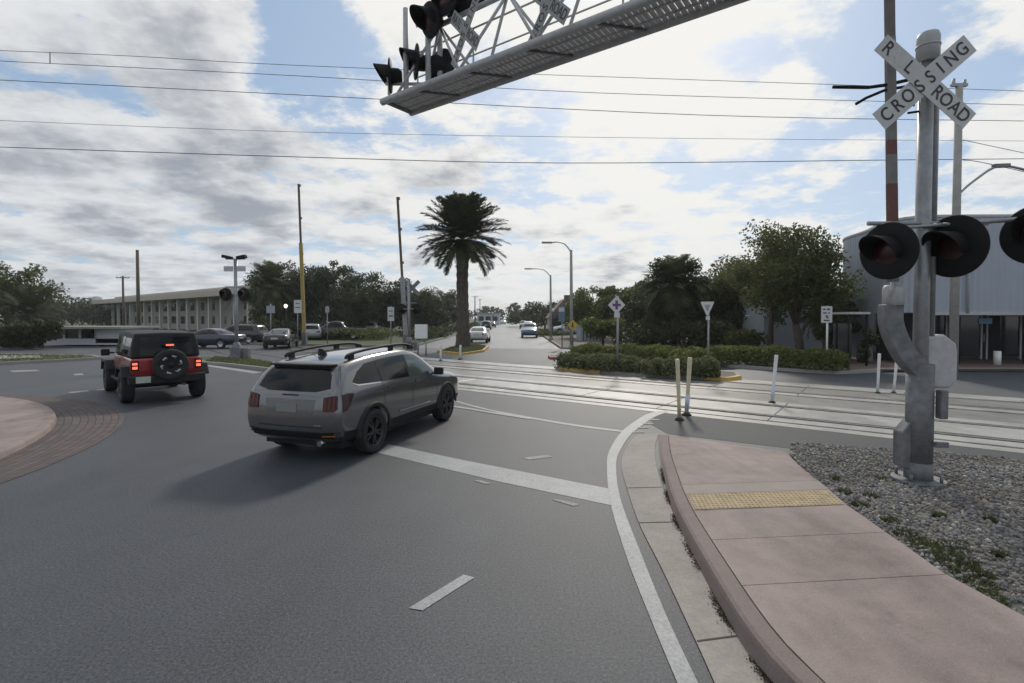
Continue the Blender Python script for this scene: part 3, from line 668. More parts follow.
for v in (wid, ):
    b.tube([cp(.2, v, .62), cp(LEN, v, .62)], .014, 8); b.tube([cp(.2, v, 1.08), cp(LEN, v, 1.08)], .016, 8)
    for k in range(9): b.tube([cp(.2 + k * 1.4, v, 0), cp(.2 + k * 1.4, v, 1.08)], .016, 8)
b.build('handrail', M_ALU, can)
b = MB(); n = int(LEN / .085)
for k in range(n):
    u = .12 + k * .085; b.bar(cp(u, .04, .01), cp(u, wid - .04, .01), .064, .028)
for v in (.22, wid - .2): b.bar(cp(.05, v, .0), cp(LEN, v, .0), .03, .03)
b.build('walkway_grating', M_ALU, can)
b = MB(); b.bar(cp(.05, 0, 0), cp(.05, wid, 0), .08, .08); 
b.build('end_plate', M_GALVD, can)
for k in range(10): b = MB(); b.bar(cp(.8 + k * 1.15, .0, -.02), cp(1.35 + k * 1.15, wid, -.02), .035, .03); b.build('walkway_brace', M_GALVD, can)
b = MB(); b.tube([(0, 0, 0), (0, 0, zc + 1.6)], .17, 20); b.tube([(0, 0, 0), (0, 0, .05)], .35, 20); b.build('mast', M_GALV, can)
b = MB()
for v in (0, wid): b.bar(cp(LEN - .75, v, 0), cp(LEN - .25, wid / 2, HT * .9), .05, .05)
b.bar(cp(LEN - .45, -.05, .05), cp(LEN - .45, wid + .05, .05), .1, .1); b.build('mast_clamp', M_GALVD, can)
def cpx(px, py, v):                       # point on the arm's vertical plane at offset v, under pixel (px, py)
    d = ray(px, py); o = Vector((0, 0, CAMZ)); t = (O + NB * v - o).dot(NB) / d.dot(NB); return o + d * t - CO
b = MB()
for (px, py, v) in ((406, 62, .1), (428, 22, .25), (440, 62, .45)):
    p = cpx(px, py, v); b.tube([Vector((p.x, p.y, zc - CO.z)), Vector((p.x, p.y, zc - CO.z + 1.55))], .05, 12)
b.tube([cpx(389, 95, .05), cpx(389, 76, .05)], .025, 8); b.tube([cpx(386, 84, .05), cpx(450, 84, .5)], .03, 8); b.tube([cpx(416, 26, .1), cpx(462, 8, .5)], .03, 8)
b.build('signal_post', M_ALU, can)
flasher(can, cpx(390, 76, .05), (-.93, -.12, 0), .30, .30)
flasher(can, cpx(416, 62, .2), (-.90, -.30, 0), .30, .30)
flasher(can, cpx(441, 66, .5), (.55, .80, 0), .30, .34)
flasher(can, cpx(430, 20, .1), (-.72, -.62, -.25), .28, .34)
flasher(can, cpx(458, 2, .4), (.6, .78, 0), .30, .34)
flasher(can, cpx(474, -10, .4), (-.6, -.78, 0), .30, .34)
flasher(can, cpx(445, -2, .1), (-.5, -.85, 0), .28, .34)
# crossbucks fixed to the truss, facing traffic on either side
MX = Matrix((( -AX.x, 0, -NB.x, 0), (-AX.y, 0, -NB.y, 0), (0, 1, 0, 0), (0, 0, 0, 1)))      # x along -AX?, z towards -NB
MX = Matrix(((AX.x, 0, -NB.x, 0), (AX.y, 0, -NB.y, 0), (0, 1, 0, 0), (0, 0, 0, 1)))
M_SIGNC = mat('sign_white_backlit', (.27, .275, .275), .6, var=.15)  # white blades greyed: their backlit shade is put into the colour
MX = rotz(R(-18)) @ MX
crossbuck(can, cpx(465, 30, -.06), MX, 1.15, .21, R(45), 1.0, False, False, M_SIGNC)
crossbuck(can, cpx(548, 2, -.06), MX, 1.15, .21, R(45), 1.0, False, False, M_SIGNC)
# ------------------------------------------------------------------ other crossing signals
def mini_signal(px, base_y_px, Y, label, toppx, face, cross=False, flood=False, arm_top=None, arm_px=None):
    B = at(px, 330, Y); B.z = .12
    t = thing('crossing_signal', label, 'crossing signal', B)
    H = at(px, toppx, Y).z - B.z
    b = MB(); b.tube([(0, 0, 0), (0, 0, H)], .09, 12); b.build('pole', M_GALV, t)
    b = MB(); b.box((0, 0, .30), (.5, .45, .6)); b.box((.45, .1, .28), (.3, .3, .56)); b.tube([(0, 0, .55), (0, 0, .85)], [.26, .13], 12); b.build('base_housing', M_GALVD, t, bevel=.03)
    fz_ = at(px, 294.5, Y).z - B.z if not cross else at(px, 309, Y).z - B.z
    b = MB(); b.tube([(-.5, -.05, fz_ + .38), (.5, -.05, fz_ + .38)], .03, 8); b.tube([(-.46, -.05, fz_), (.46, -.05, fz_)], .03, 8); b.build('crossarm', M_GALV, t)
    for sx in (-.46, .46): flasher(t, Vector((sx, -.12 if face[1] < 0 else .12, fz_)), face, .33, .34)
    if flood:
        b = MB(); b.tube([(-.5, 0, H), (.5, 0, H)], .03, 8)
        b.build('floodlight_bar', M_GALV, t)
        for sx in (-.36, .36):
            b = MB(); b.box((sx, -.1, H + .08), (.46, .30, .16), Matrix.Rotation(R(12 if sx < 0 else -12), 3, 'Y')); b.build('floodlight', M_BLACK, t, bevel=.03)
        for sx in (-.32, .32):
            b = MB(); b.box((sx, -.08, H - .5), (.44, .06, .26)); b.build('sign_plate', M_ALU, t)
    if cross:
        q = at(px + 3, 288, Y) - B
        for a in (R(45), R(-45)):
            b = MB(); b.box((q.x, .08 + (.02 if a > 0 else 0), q.z), (1.25, .02, .24), Matrix.Rotation(a, 3, 'Y')); b.build('sign_blade', M_GALVD, t)
    return t, B
mini_signal(236.5, 358, 25.8, 'grey crossing signal with floodlights on the grass median behind the red off-roader', 259, (-.1, -1, 0), flood=True)
M_GYEL = mat('gate_ochre', (.32, .23, .06), .6, var=.2)
t2, B2 = mini_signal(409, 352, 32.5, 'grey crossing signal with a crossbuck beyond the tracks, left of the palm', 279, (.1, 1, 0), cross=True)
def raised_gate(px0, y0, px1, y1, Y, label, mats, cut):
    B = at(px0, y0, Y); z0 = B.z; B = Vector((B.x, B.y, .12))
    t = thing('crossing_gate', label, 'crossing gate', B, 0, 'raised gates across the tracks')
    T = at(px1, y1, Y) - B; S = Vector((0, 0, .5))
    b = MB(); b.box((0, 0, .5), (.35, .4, 1.0)); b.build('gate_machine', M_GALVD, t, bevel=.03)
    b = MB(); d = T - S; b.bar(S, S + d * cut, .26, .12, (0, 1, 0)); b.build('lower_arm', mats[0], t)
    b = MB(); b.bar(S + d * cut, T, .15, .08, (0, 1, 0)); b.build('upper_arm', mats[1], t)
    for f in (.55, .78, .99):
        b = MB(); p = S + d * f; b.box((p.x + .10, p.y, p.z), (.10, .10, .16)); b.build('arm_lamp', M_GRED, t)
raised_gate(304.5, 346, 298.6, 184, 39.5, 'tall ochre raised crossing gate behind the grey car', (M_GYEL, M_WOOD), .62)
raised_gate(406, 350, 397.5, 197, 33, 'tall grey raised crossing gate just left of the palm', (M_GALV, M_WOOD), .45)
# ------------------------------------------------------------------ signs and posts
def sign_post(px, y0, Y, label, cat, group=None, ytop=None, r=.03, z0=.0, m=None):
    B = at(px, y0, Y); B.z = z0
    t = thing('road_sign', label, cat, B, 0, group)
    H = at(px, ytop, Y).z - B.z; b = MB(); b.tube([(0, 0, 0), (0, 0, H)], r, 8); b.build('post', m or M_GALV, t)
    return t, B, H
def px_m(p, Y): return p / FPX * Y
# diamond with purple cross
Y = 19.6; t, B, H = sign_post(617.5, 372, Y, 'white diamond sign with a purple cross in the hedge island', 'road sign', None, 296, .045, .1)
c = at(616.3, 305, Y) - B; h = px_m(8.6, Y)
b = MB(); b.prism([(c.x - h, c.z), (c.x, c.z - h * 1.06), (c.x + h, c.z), (c.x, c.z + h * 1.06)], .05, .06, FACE); pl = b.build('sign_panel', M_SIGNW, t)
M_PUR = mat('sign_purple', (.13, .045, .16), .5)
b = MB(); b.box((c.x, -.066, c.z), (h * .95, .008, h * .30)); b.box((c.x, -.069, c.z), (h * .30, .008, h * 1.05)); b.build('symbol', M_PUR, pl)
c2 = at(616.8, 315, Y) - B; b = MB(); b.box((c2.x, -.05, c2.z), (px_m(5.5, Y), .01, px_m(5, Y))); b.build('small_plate', M_SIGNW, t)
# yield triangle
Y = 18.2; t, B, H = sign_post(708, 377, Y, 'white downward triangle sign at the end of the hedge island', 'road sign', None, 304, .035, .1)
c = at(706.8, 308.5, Y) - B; hw = px_m(6.8, Y)
b = MB(); b.prism([(c.x - hw, c.z + hw * .9), (c.x - hw * .85, c.z + hw * 1.0), (c.x + hw * .85, c.z + hw), (c.x + hw, c.z + hw * .9), (c.x + hw * .12, c.z - hw * 1.0), (c.x - hw * .12, c.z - hw * 1.0)], .045, .055, FACE); pl = b.build('sign_panel', M_SIGNW, t)
b = MB(); b.prism([(c.x - hw * .42, c.z + hw * .55), (c.x + hw * .42, c.z + hw * .55), (c.x + hw * .10, c.z - hw * .35), (c.x - hw * .10, c.z - hw * .35)], .058, .062, FACE); b.build('symbol', mat('sign_grey_mark', (.28, .28, .29), .5), pl)
c2 = at(707.4, 318, Y) - B; b = MB(); b.box((c2.x, -.045, c2.z), (px_m(4, Y), .01, px_m(3.6, Y))); b.build('small_plate', M_SIGNW, t)
# rectangular regulatory sign by the right hedge
Y = 21.3; t, B, H = sign_post(826.5, 371, Y, 'white rectangular sign with dark lettering in front of the curved building', 'road sign', None, 306, .04, .1, M_WHITE)
c = at(825.8, 314.5, Y) - B; b = MB(); b.box((c.x, -.06, c.z), (px_m(11, Y), .012, px_m(16.5, Y))); pl = b.build('sign_panel', M_SIGNW, t, bevel=.004)
b = MB(); z_ = px_m(1, Y)
for (dx, dz, ww, hh) in ((-2.6, 5.2, 2.6, 1.5), (1.6, 5.2, 3.6, 1.5), (-1.9, 1.5, 3.4, 1.3), (2.2, 1.5, 1.6, 1.3), (0, -5.9, 6, 1.2)): b.box((c.x + dx * z_, -.069, c.z + dz * z_), (ww * z_, .004, hh * z_))
b.build('lettering', M_SIGNB, pl); b = MB()
b.box((c.x + .2 * z_, -.069, c.z - 2.4 * z_), (1.1 * z_, .004, 3.4 * z_)); b.box((c.x + .2 * z_, -.071, c.z - 2.2 * z_), (3.8 * z_, .004, 1.0 * z_), Matrix.Rotation(R(35), 3, 'Y'))
b.build('symbol', M_SIGNB, pl)
# yellow diamond and blue plate on the far lamp post
Y = 33.5; t, B, H = sign_post(572.5, 356, Y, 'small yellow diamond warning sign at the left end of the hedge island', 'road sign', None, 320, .04, .1)
c = at(572.5, 325, Y) - B; h = px_m(5.6, Y); b = MB(); b.prism([(c.x - h, c.z), (c.x, c.z - h), (c.x + h, c.z), (c.x, c.z + h)], .05, .06, FACE); pl = b.build('sign_panel', mat('sign_yellow', (.50, .33, .04), .5), t)
b = MB(); b.tube([(c.x, -.068, c.z + h * .35), (c.x, -.062, c.z + h * .35)], h * .13, 8); b.build('symbol_dot', M_SIGNB, pl); b = MB(); b.prism([(c.x - h * .2, c.z - h * .4), (c.x + h * .2, c.z - h * .4), (c.x + h * .1, c.z + h * .2), (c.x - h * .1, c.z + h * .2)], .062, .066, FACE); b.build('symbol', M_SIGNB, pl)
Y = 36; t, B, H = sign_post(562, 357, Y, 'blue and white street sign on a thin post right of the far road', 'road sign', None, 306, .04, .13)
c = at(561.5, 314, Y) - B; b = MB(); b.box((c.x, -.05, c.z), (px_m(6.5, Y), .012, px_m(15, Y))); pl = b.build('sign_panel', mat('sign_blue', (.12, .17, .25), .5), t); b = MB(); b.box((c.x, -.06, c.z + px_m(4.4, Y)), (px_m(5.6, Y), .008, px_m(4, Y))); b.build('sign_band', M_SIGNW, pl)
# left group of small signs
def plate_sign(px, yb, Y, label, yt, w_, h_, m, yc, extra=None, z0=.1, group=None):
    t, B, H = sign_post(px, yb, Y, label, 'road sign', group, yt, .035, z0)
    c = at(px, yc, Y) - B; b = MB(); b.box((c.x, -.05, c.z), (px_m(w_, Y), .012, px_m(h_, Y))); pl = b.build('sign_panel', m, t)
    if extra: b = MB(); [b.box((c.x + px_m(dx, Y), -.06, c.z + px_m(dz, Y)), (px_m(a, Y), .006, px_m(d, Y))) for dx, dz, a, d in extra]; b.build('lettering', M_SIGNB, pl)
    return t
M_SB = mat('sign_back_grey', (.30, .32, .35), .5)
plate_sign(271, 346, 38, 'square grey sign left of the ochre gate, topped by a small cap', 304, 8.5, 7.4, M_SB, 309.4)
plate_sign(298, 348, 36.5, 'tall white two-part sign close beside the ochre gate', 300, 7.5, 13, M_SIGNW, 306.5, [(0, -1, 5, .8), (0, 3, 4, .7)])
plate_sign(327.5, 346, 40, 'narrow pale sign on a thin post right of the ochre gate', 306, 4, 6, M_SB, 309.5)
plate_sign(391, 349, 34, 'tall white sign left of the crossbuck signal', 306, 6.5, 14, M_SIGNW, 314, [(0, -2, 4.4, 1.2), (0, 3, 4.2, .8)])
# white cabinet sign on two legs
Y = 29.0; B = at(421.5, 350, Y); B.z = .05; t = thing('utility_cabinet', 'white box cabinet on two legs between the crossing signal and the palm', 'cabinet', B)
c = at(421.2, 331.5, Y) - B; b = MB(); b.box((c.x, 0, c.z), (px_m(12, Y), .35, px_m(14, Y))); b.build('box', M_WHITE, t, bevel=.02)
for px in (418, 426): q = at(px, 345, Y) - B; b = MB(); b.tube([(q.x, 0, 0), (q.x, 0, c.z - px_m(6, Y))], .04, 8); b.build('leg', M_GALV, t)
# delineator posts
M_DEL = mat('delineator_cream', (.56, .50, .33), .55, var=.15); M_DELW = mat('delineator_white', (.62, .63, .63), .5, var=.12); M_DELB = mat('delineator_band', (.50, .56, .68), .4)
def delineator(xt, yt, xb, yb, label, wpx, m, group='flexible posts along the tracks', band=False):
    B = G(xb, yb, 0.0); Y = B.y; T = at(xt, yt, Y) - B
    t = thing('delineator_post', label, 'bollard', B, 0, group); r = px_m(wpx / 2, Y)
    b = MB(); b.tube([(0, 0, .05), T * .3, T * .97, T], [r * .92, r * .8, r, r * .85], 12); b.build('tube', m, t)
    b = MB(); b.lathe([(0, 0), (r * 2.2, 0), (r * 2.0, .03), (r * 1.1, .07), (0, .075)], None, 14); b.build('foot', M_RUBB, t)
    if band:
        b = MB(); b.tube([T * .12, T * .36], r * .96, 12); b.build('reflective_band', M_DELB, t)
delineator(677.4, 359, 679.5, 420.5, 'upright cream flexible post at the sidewalk end, left of its pair', 4.4, M_DEL)
delineator(690, 357.5, 686.5, 415.5, 'slightly leaning cream flexible post with a blue-white lower band', 4.6, M_DEL, band=True)
delineator(776.4, 355, 772, 403.5, 'leaning white flexible post standing alone between the rails', 3.6, M_DELW, band=True)
delineator(879.4, 353.5, 877.5, 394, 'slim white flexible post left of the crossing mast', 2.8, M_DELW)
delineator(897, 358, 893.5, 394, 'thin greenish white flexible post directly beside the crossing mast', 2.8, M_DELW)
delineator(441, 345, 440.5, 361, 'short white flexible post near the palm island, leftmost there', 2.2, M_DELW)
delineator(460.5, 345, 460.2, 359.5, 'short white flexible post in front of the palm trunk', 2.2, M_DELW)
# ------------------------------------------------------------------ street lamps
def street_lamp(px, yb, Y, ytop, armpx, army, label):
    B = at(px, yb, Y); B.z = .1; t = thing('street_lamp', label, 'street lamp', B, 0, 'cobra head street lamps'); T = at(px - .5, ytop, Y) - B; E = at(armpx, army, Y) - B
    b = MB(); b.tube([(0, 0, 0), T], [.13, .085], 12); b.tube([(0, 0, 0), (0, 0, .3)], .2, 10); b.build('pole', M_CONCP, t)
    b = MB(); s = Vector((T.x, T.y, T.z - .15)); b.tube(smooth_line([s, s.lerp(E, .3) + Vector((0, 0, .42 * (E.z - s.z) + .05)), s.lerp(E, .65) + Vector((0, 0, .25)), E], 5), .04, 8); b.build('arm', M_GALV, t)
    d = (E - s).normalized(); d.z = 0; d.normalize(); b = MB(); b.bar(E - d * .1, E + d * .62, .26, .12); b.build('lamp_head', M_GALV, t, bevel=.04)
street_lamp(571.6, 355, 34, 250, 551, 242.5, 'nearer tall street lamp at the left end of the hedge island')
street_lamp(551, 344, 48, 275, 531, 268.8, 'farther street lamp right of the far road')
# ------------------------------------------------------------------ utility poles and wires
def util_pole(name, x, Y, H, m, r, label, cross=None, z0=0):
    t = thing(name, label, 'utility pole', (x, Y, z0)); b = MB(); b.tube([(0, 0, 0), (0, 0, H)], [r, r * .75], 12); b.build('pole', m, t)
    if cross:
        for hz_ in cross:
            b = MB(); b.box((0, 0, H - hz_), (2.2, .10, .12)); b.build('cross_arm', M_WOOD, t)
            b = MB()
            for sx in (-1, -.4, .4, 1): b.tube([(sx, 0, H - hz_ + .05), (sx, 0, H - hz_ + .24)], .045, 8)
            b.build('insulator', M_GALV, t)
    return t
p = at(953, 375, 18.6); H = at(957, 86, 18.6).z
t = util_pole('utility_pole', p.x, p.y, H, M_CONCP, .15, 'slim pale concrete pole right of the crossing mast')
b = MB(); b.box((-.0, 0, H + .03), (.55, .12, .10)); b.tube([(-.2, 0, H), (-.2, 0, H + .25)], .05, 8); b.tube([(.2, 0, H), (.2, 0, H + .22)], .05, 8); b.build('insulator', M_GALV, t)
a = at(960, 193, 18.6) - p; a.z = at(960, 193, 18.6).z; e1 = at(999, 166, 18.6); e2 = at(1030, 171, 18.6)
b = MB(); q = Vector((p.x, p.y, 0)); b.tube(smooth_line([Vector((.1, 0, a.z)), at(975, 180, 18.6) - q, e1 - q, e2 - q], 5), .045, 8); b.build('lamp_arm', M_GALV, t)
b = MB(); b.bar(e1 - q - Vector((.2, 0, 0)), e1 - q + Vector((.35, 0, .02)), .16, .12); b.build('arm_joint', M_GALVD, t)
p = at(139, 345, 62); util_pole('utility_pole', p.x, p.y, at(138, 250, 62).z, M_WOOD, .22, 'dark wooden pole without arms in front of the colonnaded building')
p = at(124, 340, 85); util_pole('utility_pole', p.x, p.y, at(124, 276, 85).z, M_WOOD, .2, 'far pole with a crossarm left of the colonnaded building', (.3,))
for (px, Y, yt, lab) in ((62, 130, 296, 'distant thin pole above the trailer roof'), (72, 150, 297, 'distant pole right of the thin one above the trailer'), (475, 160, 296, 'distant pole right of the palm trunk'), (480, 220, 299, 'very distant pole just left of the far road end')):
    p = at(px, 322, Y); util_pole('utility_pole', p.x, p.y, at(px, yt, Y).z, M_WOOD, .2, lab, (.3,))
WY = 24.0
lp = util_pole('utility_pole', -72, WY + 6, 18, M_WOOD, .2, 'wooden pole carrying the wires far to the left', (.4, 1.6, 3.6, 5.0, 6.4))
rp = util_pole('utility_pole', 62, WY + 10, 18, M_WOOD, .2, 'wooden pole carrying the wires far to the right', (.4, 1.6, 3.6, 5.0, 6.4))
def wire(label, pts, rad, Ys):
    P = [at(x, y, Y_) for (x, y), Y_ in zip(pts, Ys)]
    a = P[0] + (P[0] - P[1]).normalized() * ((P[0].x + 72) / max(.1, (P[1] - P[0]).normalized().x)); c = P[-1] + (P[-1] - P[-2]).normalized() * ((62 - P[-1].x) / (P[-1] - P[-2]).normalized().x)
    b = MB(); b.tube([a] + smooth_line(P, 6) + [c], rad, 6); return tag(b.build('power_line', M_WIRE), label, 'wire', 'wires across the sky')
Yw = [26, 26.5, 27, 27.5]
wire('topmost thin wire, with a small hanger at its left end', [(0, 50.5), (130, 56), (360, 68), (1024, 91)], .013, Yw)
wire('second wire from the top, just under the topmost one', [(0, 61), (300, 76), (600, 93), (1024, 105)], .014, Yw)
wire('third wire from the top, passing behind the cantilever tip', [(0, 80), (300, 95), (700, 115), (1024, 121)], .016, Yw)
wire('faint fourth wire from the top, second lowest', [(0, 120.5), (300, 132), (650, 138), (1024, 141)], .010, Yw)
wire('lowest and thickest wire, above the raised gate tips', [(0, 147), (300, 157), (560, 163), (890, 160)], .019, Yw)
b = MB(); a_, c_ = at(50, 52.6, 26.2), at(50, 63.5, 26.2); b.tube([a_, c_], .022, 6); tag(b.build('wire_spacer', M_WIRE), 'short spacer hanging between the top two wires', 'wire spacer')
b = MB(); b.tube(smooth_line([at(963, 160, 18.6), at(985, 163, 18.8), at(1060, 180, 19)], 5), .012, 6); tag(b.build('service_cable', M_WIRE), 'short cable running right from the slim concrete pole', 'wire')
b = MB(); b.tube([at(963, 140, 18.6), at(1024, 153, 18.8), at(1080, 163, 19)], .010, 6); tag(b.build('service_cable', M_WIRE), 'thin upper cable running right from the slim concrete pole', 'wire')
# ------------------------------------------------------------------ curved corrugated building on the right
def corr_mat():
    m = bpy.data.materials.new('corrugated_panel'); m.use_nodes = True; t = m.node_tree; b = t.nodes['Principled BSDF']; b.inputs['Roughness'].default_value = .5; b.inputs['Metallic'].default_value = .0
    n = t.nodes.new('ShaderNodeTexNoise'); n.inputs['Scale'].default_value = .8; n.inputs['Detail'].default_value = 6; tcn = t.nodes.new('ShaderNodeTexCoord'); t.links.new(tcn.outputs['Object'], n.inputs[0])
    r = t.nodes.new('ShaderNodeValToRGB'); r.color_ramp.elements[0].color = (.28, .31, .36, 1); r.color_ramp.elements[1].color = (.35, .385, .44, 1); t.links.new(n.outputs[0], r.inputs[0]); t.links.new(r.outputs[0], b.inputs['Base Color']); return m
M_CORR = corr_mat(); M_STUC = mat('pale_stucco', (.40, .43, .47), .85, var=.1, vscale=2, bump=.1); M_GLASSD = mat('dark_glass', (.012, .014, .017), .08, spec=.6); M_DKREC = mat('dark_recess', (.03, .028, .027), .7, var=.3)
FYB = 22.4
zt = at(985, 217, FYB).z; zb = at(960, 313, FYB).z
bld = thing('curved_building', 'pale blue-grey corrugated building with a rounded corner and dark shopfront', 'building', (at(905, 330, FYB).x, FYB, .1)); BO = Vector(bld.location)
ctr = []
for (x, y) in [(7.0, 9.6), (3.2, 8.3), (1.55, 6.6), (.95, 4.0), (.35, 2.2), (.12, 1.0), (.5, .25), (1.3, 0), (4, -.08), (9, -.1), (20, .3)]: ctr.append(Vector((x, y, 0)))
ctr = smooth_line(ctr, 8)
# resample into corrugation steps
def resample(P, st):
    out = [P[0].copy()]; acc = 0
    for a, c in zip(P, P[1:]):
        d = (c - a).length; k = st - acc
        while k <= d: out.append(a.lerp(c, k / d)); k += st
        acc = (acc + d) % st if d + acc >= st else acc + d
    return out
cr = resample(ctr, .07)
b = MB(); prev = None
for i, p in enumerate(cr):
    t_ = (cr[min(i + 1, len(cr) - 1)] - cr[max(i - 1, 0)]).normalized(); n_ = Vector((t_.y, -t_.x, 0)); o_ = n_ * (.022 if (i // 2) % 2 else -.0)
    lowz = .0 if p.y > 2.6 else zb - .1
    q = p + o_; zt_i = zt - .1
    cur = [b.b.verts.new((q.x, q.y, lowz)), b.b.verts.new((q.x, q.y, zt_i))]
    if prev: b._f([prev[0], cur[0], cur[1], prev[1]])
    prev = cur
b.build('corrugated_wall', M_CORR, bld)
b = MB(); P = resample(ctr, .4)
for a_, c_ in zip(P, P[1:]): b.bar(a_ + Vector((0, 0, zt - .06)), c_ + Vector((0, 0, zt - .06)), .12, .10)
b.build('roof_trim', M_ALU, bld)
b = MB(); pl_ = [(p.x + .1, p.y + .1) for p in P] + [(20, 16), (.5, 16)]; b.prism(pl_, zt - .16, zt - .12); b.build('roof', M_KERB, bld)
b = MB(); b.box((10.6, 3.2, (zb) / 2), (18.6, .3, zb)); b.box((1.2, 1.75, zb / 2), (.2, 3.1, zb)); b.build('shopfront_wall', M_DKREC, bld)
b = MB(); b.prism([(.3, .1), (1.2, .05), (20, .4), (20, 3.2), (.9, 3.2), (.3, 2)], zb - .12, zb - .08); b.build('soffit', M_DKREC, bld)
for i, (x, ww) in enumerate(((2.0, 1.3), (3.6, 1.4), (5.3, 1.5), (7.2, 1.6), (9.2, 1.6))):
    b = MB(); b.box((x, 3.02, 1.25), (ww, .05, 1.9)); b.box((x, 3.0, .28), (ww, .05, .12)); w_ = b.build('window', M_GLASSD, bld)
    b = MB(); b.box((x - ww / 2 - .04, 3.0, 1.2), (.08, .12, 2.3)); b.box((x + ww / 2 + .04, 3.0, 1.2), (.08, .12, 2.3)); b.box((x, 3.0, 2.25), (ww, .12, .08)); b.build('frame', M_ALU, w_)
for x in (2.85, 5.95, 9.5): b = MB(); b.tube([(x, .6, 0), (x, .6, zb)], .09, 10); b.build('column', M_BLACK, bld)
q = at(985, 321, FYB + 1.4) - BO; b = MB(); b.box((q.x, q.y, q.z), (.62, .06, .26)); b.build('hanging_sign', mat('sign_skyblue', (.16, .36, .50), .5), bld)
q = at(997, 366, FYB + .4) - BO; b = MB(); b.tube([(q.x, q.y, 0), (q.x, q.y, .62)], .14, 10); b.build('bollard', M_WHITE, bld)
b = MB(); b.tube([(2.6, -.16, zb - .1), (2.6, -.16, zt - .2)], .05, 8); b.build('downpipe', M_ALU, bld)
b = MB(); b.bar((1.0, -.12, zb - .12), (20, .2, zb - .12), .10, .14); b.build('panel_edge_trim', M_ALU, bld)
b = MB(); b.box((6.55, 3.0, 1.1), (.95, .06, 2.2)); dr = b.build('door', M_BLACK, bld); b = MB(); b.tube([(6.2, 2.94, .9), (6.2, 2.94, 1.3)], .02, 6); b.build('handle', M_ALU, dr)
# stucco house behind the tree, with a window
p = at(800, 340, 31); hs = thing('stucco_house', 'pale grey stucco house half hidden behind the large tree', 'house', (p.x, 33.5, .1)); HO = Vector(hs.location)
l_, r_ = at(764, 330, 32).x - p.x, at(842, 330, 32).x - p.x; tp_ = at(790, 296, 32).z
b = MB(); b.box(((l_ + r_) / 2, 0, tp_ / 2), (r_ - l_, 3, tp_)); b.build('wall', M_STUC, hs)
b = MB(); b.box(((l_ + r_) / 2, 0, tp_ + .1), (r_ - l_ + .5, 3.4, .2)); b.build('roof', M_DKREC, hs)
q = at(776.5, 314, 32) - HO; b = MB(); b.box((q.x, -1.52, q.z), (.62, .06, 1.0)); w_ = b.build('window', mat('window_glass_blue', (.05, .12, .16), .1), hs); b = MB()
for dx in (-.36, .36): b.box((q.x + dx, -1.54, q.z), (.09, .1, 1.15))
b.box((q.x, -1.54, q.z + .55), (.8, .1, .09)); b.build('frame', M_WHITE, w_)
q = at(755, 315.5, 32) - HO; b = MB(); b.box((q.x, -1.8, q.z), (1.3, .5, .08)); b.build('awning', M_WHITE, hs)
# bus shelter style canopy by the curved wall
p = at(848, 360, 21.8); cn = thing('awning_canopy', 'small dark canopy on thin posts against the curved corrugated wall', 'canopy', (p.x + .5, 22.4, .1)); q = at(855, 313, 21.8).z - .1
b = MB(); b.box((.1, .2, q), (.95, 1.2, .10)); b.build('roof', M_ALU, cn)
for x in (-.3, .5): b = MB(); b.tube([(x, -.3, 0), (x, -.3, q - .05)], .045, 8); b.build('post', M_BLACK, cn)
b = MB(); b.box((.1, .75, 1.0), (.85, .05, 1.7)); b.build('back_panel', M_GLASSD, cn)
# corrugated shed and house by the far road
p = at(592, 340, 46); sh_ = thing('blue_shed', 'blue-grey panelled shed behind the hedge island', 'shed', (p.x, 48, .1)); ww = px_m(21, 46); hh = at(590, 326, 46).z
b = MB(); b.box((0, 0, hh / 2), (ww, 3.5, hh)); b.build('wall', mat('shed_bluegrey', (.26, .29, .34), .6, var=.12), sh_)
b = MB(); b.box((0, 0, hh + .06), (ww + .3, 3.8, .12)); b.build('roof', M_DKREC, sh_); b = MB()
for k in range(6): b.box((-ww / 2 + .2 + k * ww / 6.2, -1.77, hh / 2), (.07, .05, hh - .1))
b.build('panel_rib', M_DKREC, sh_)
p = at(563, 330, 75); h2 = thing('gabled_house', 'house with a brownish red gabled roof right of the far lamp', 'house', (p.x, 77, .1)); ww = px_m(26, 75); e_ = at(560, 318, 75).z; rg = at(560, 300, 75).z
b = MB(); b.box((0, 0, e_ / 2), (ww, 7, e_)); b.build('wall', M_STUC, h2)
b = MB(); b.prism([(-ww / 2 - .4, e_ - .1), (ww / 2 + .4, e_ - .1), (0, rg)], -3.8, 3.8, FACE); rf = b.build('roof', mat('roof_brown', (.16, .10, .085), .8, var=.2), h2); b = MB(); b.box((ww * .2, 0, rg), (.8, .8, 1.4)); b.build('chimney', M_RUST, rf)
b = MB(); b.box((-1, -3.53, 1.5), (1.1, .05, 1.2)); b.build('window', M_GLASSD, h2)
# far centre building and tower
p = at(488, 318, 165); fb = thing('grey_block', 'low grey flat-roofed building far up the road behind the palm', 'building', (p.x, 170, .1)); ww = px_m(14, 165); hh = at(488, 314, 165).z
b = MB(); b.box((0, 0, hh / 2), (ww * 1.6, 8, hh)); b.build('wall', M_STUC, fb); b = MB(); b.box((0, 0, hh + .15), (ww * 1.6 + .6, 8.6, .3)); b.build('roof', M_KERB, fb); b = MB()
for k in range(3): b.box((-ww * .5 + k * ww * .5, -4.03, hh * .55), (1.6, .05, 1.4))
b.build('window', M_GLASSD, fb)
p = at(95, 305, 560); tw = thing('office_tower', 'distant hazy blue tower on the left skyline', 'building', (p.x, 560, 0)); hh = at(95, 296.5, 560).z; b = MB(); b.box((0, 0, hh * .48), (9, 9, hh * .96)); b.box((2, 0, hh * .5), (4, 4, hh)); b.build('wall', mat('tower_blue', (.30, .36, .44), .7), tw)
b = MB(); [b.box((0, -4.53, hh * (.3 + .12 * k)), (8, .05, 1.2)) for k in range(6)]; b.build('window', M_SB, tw)
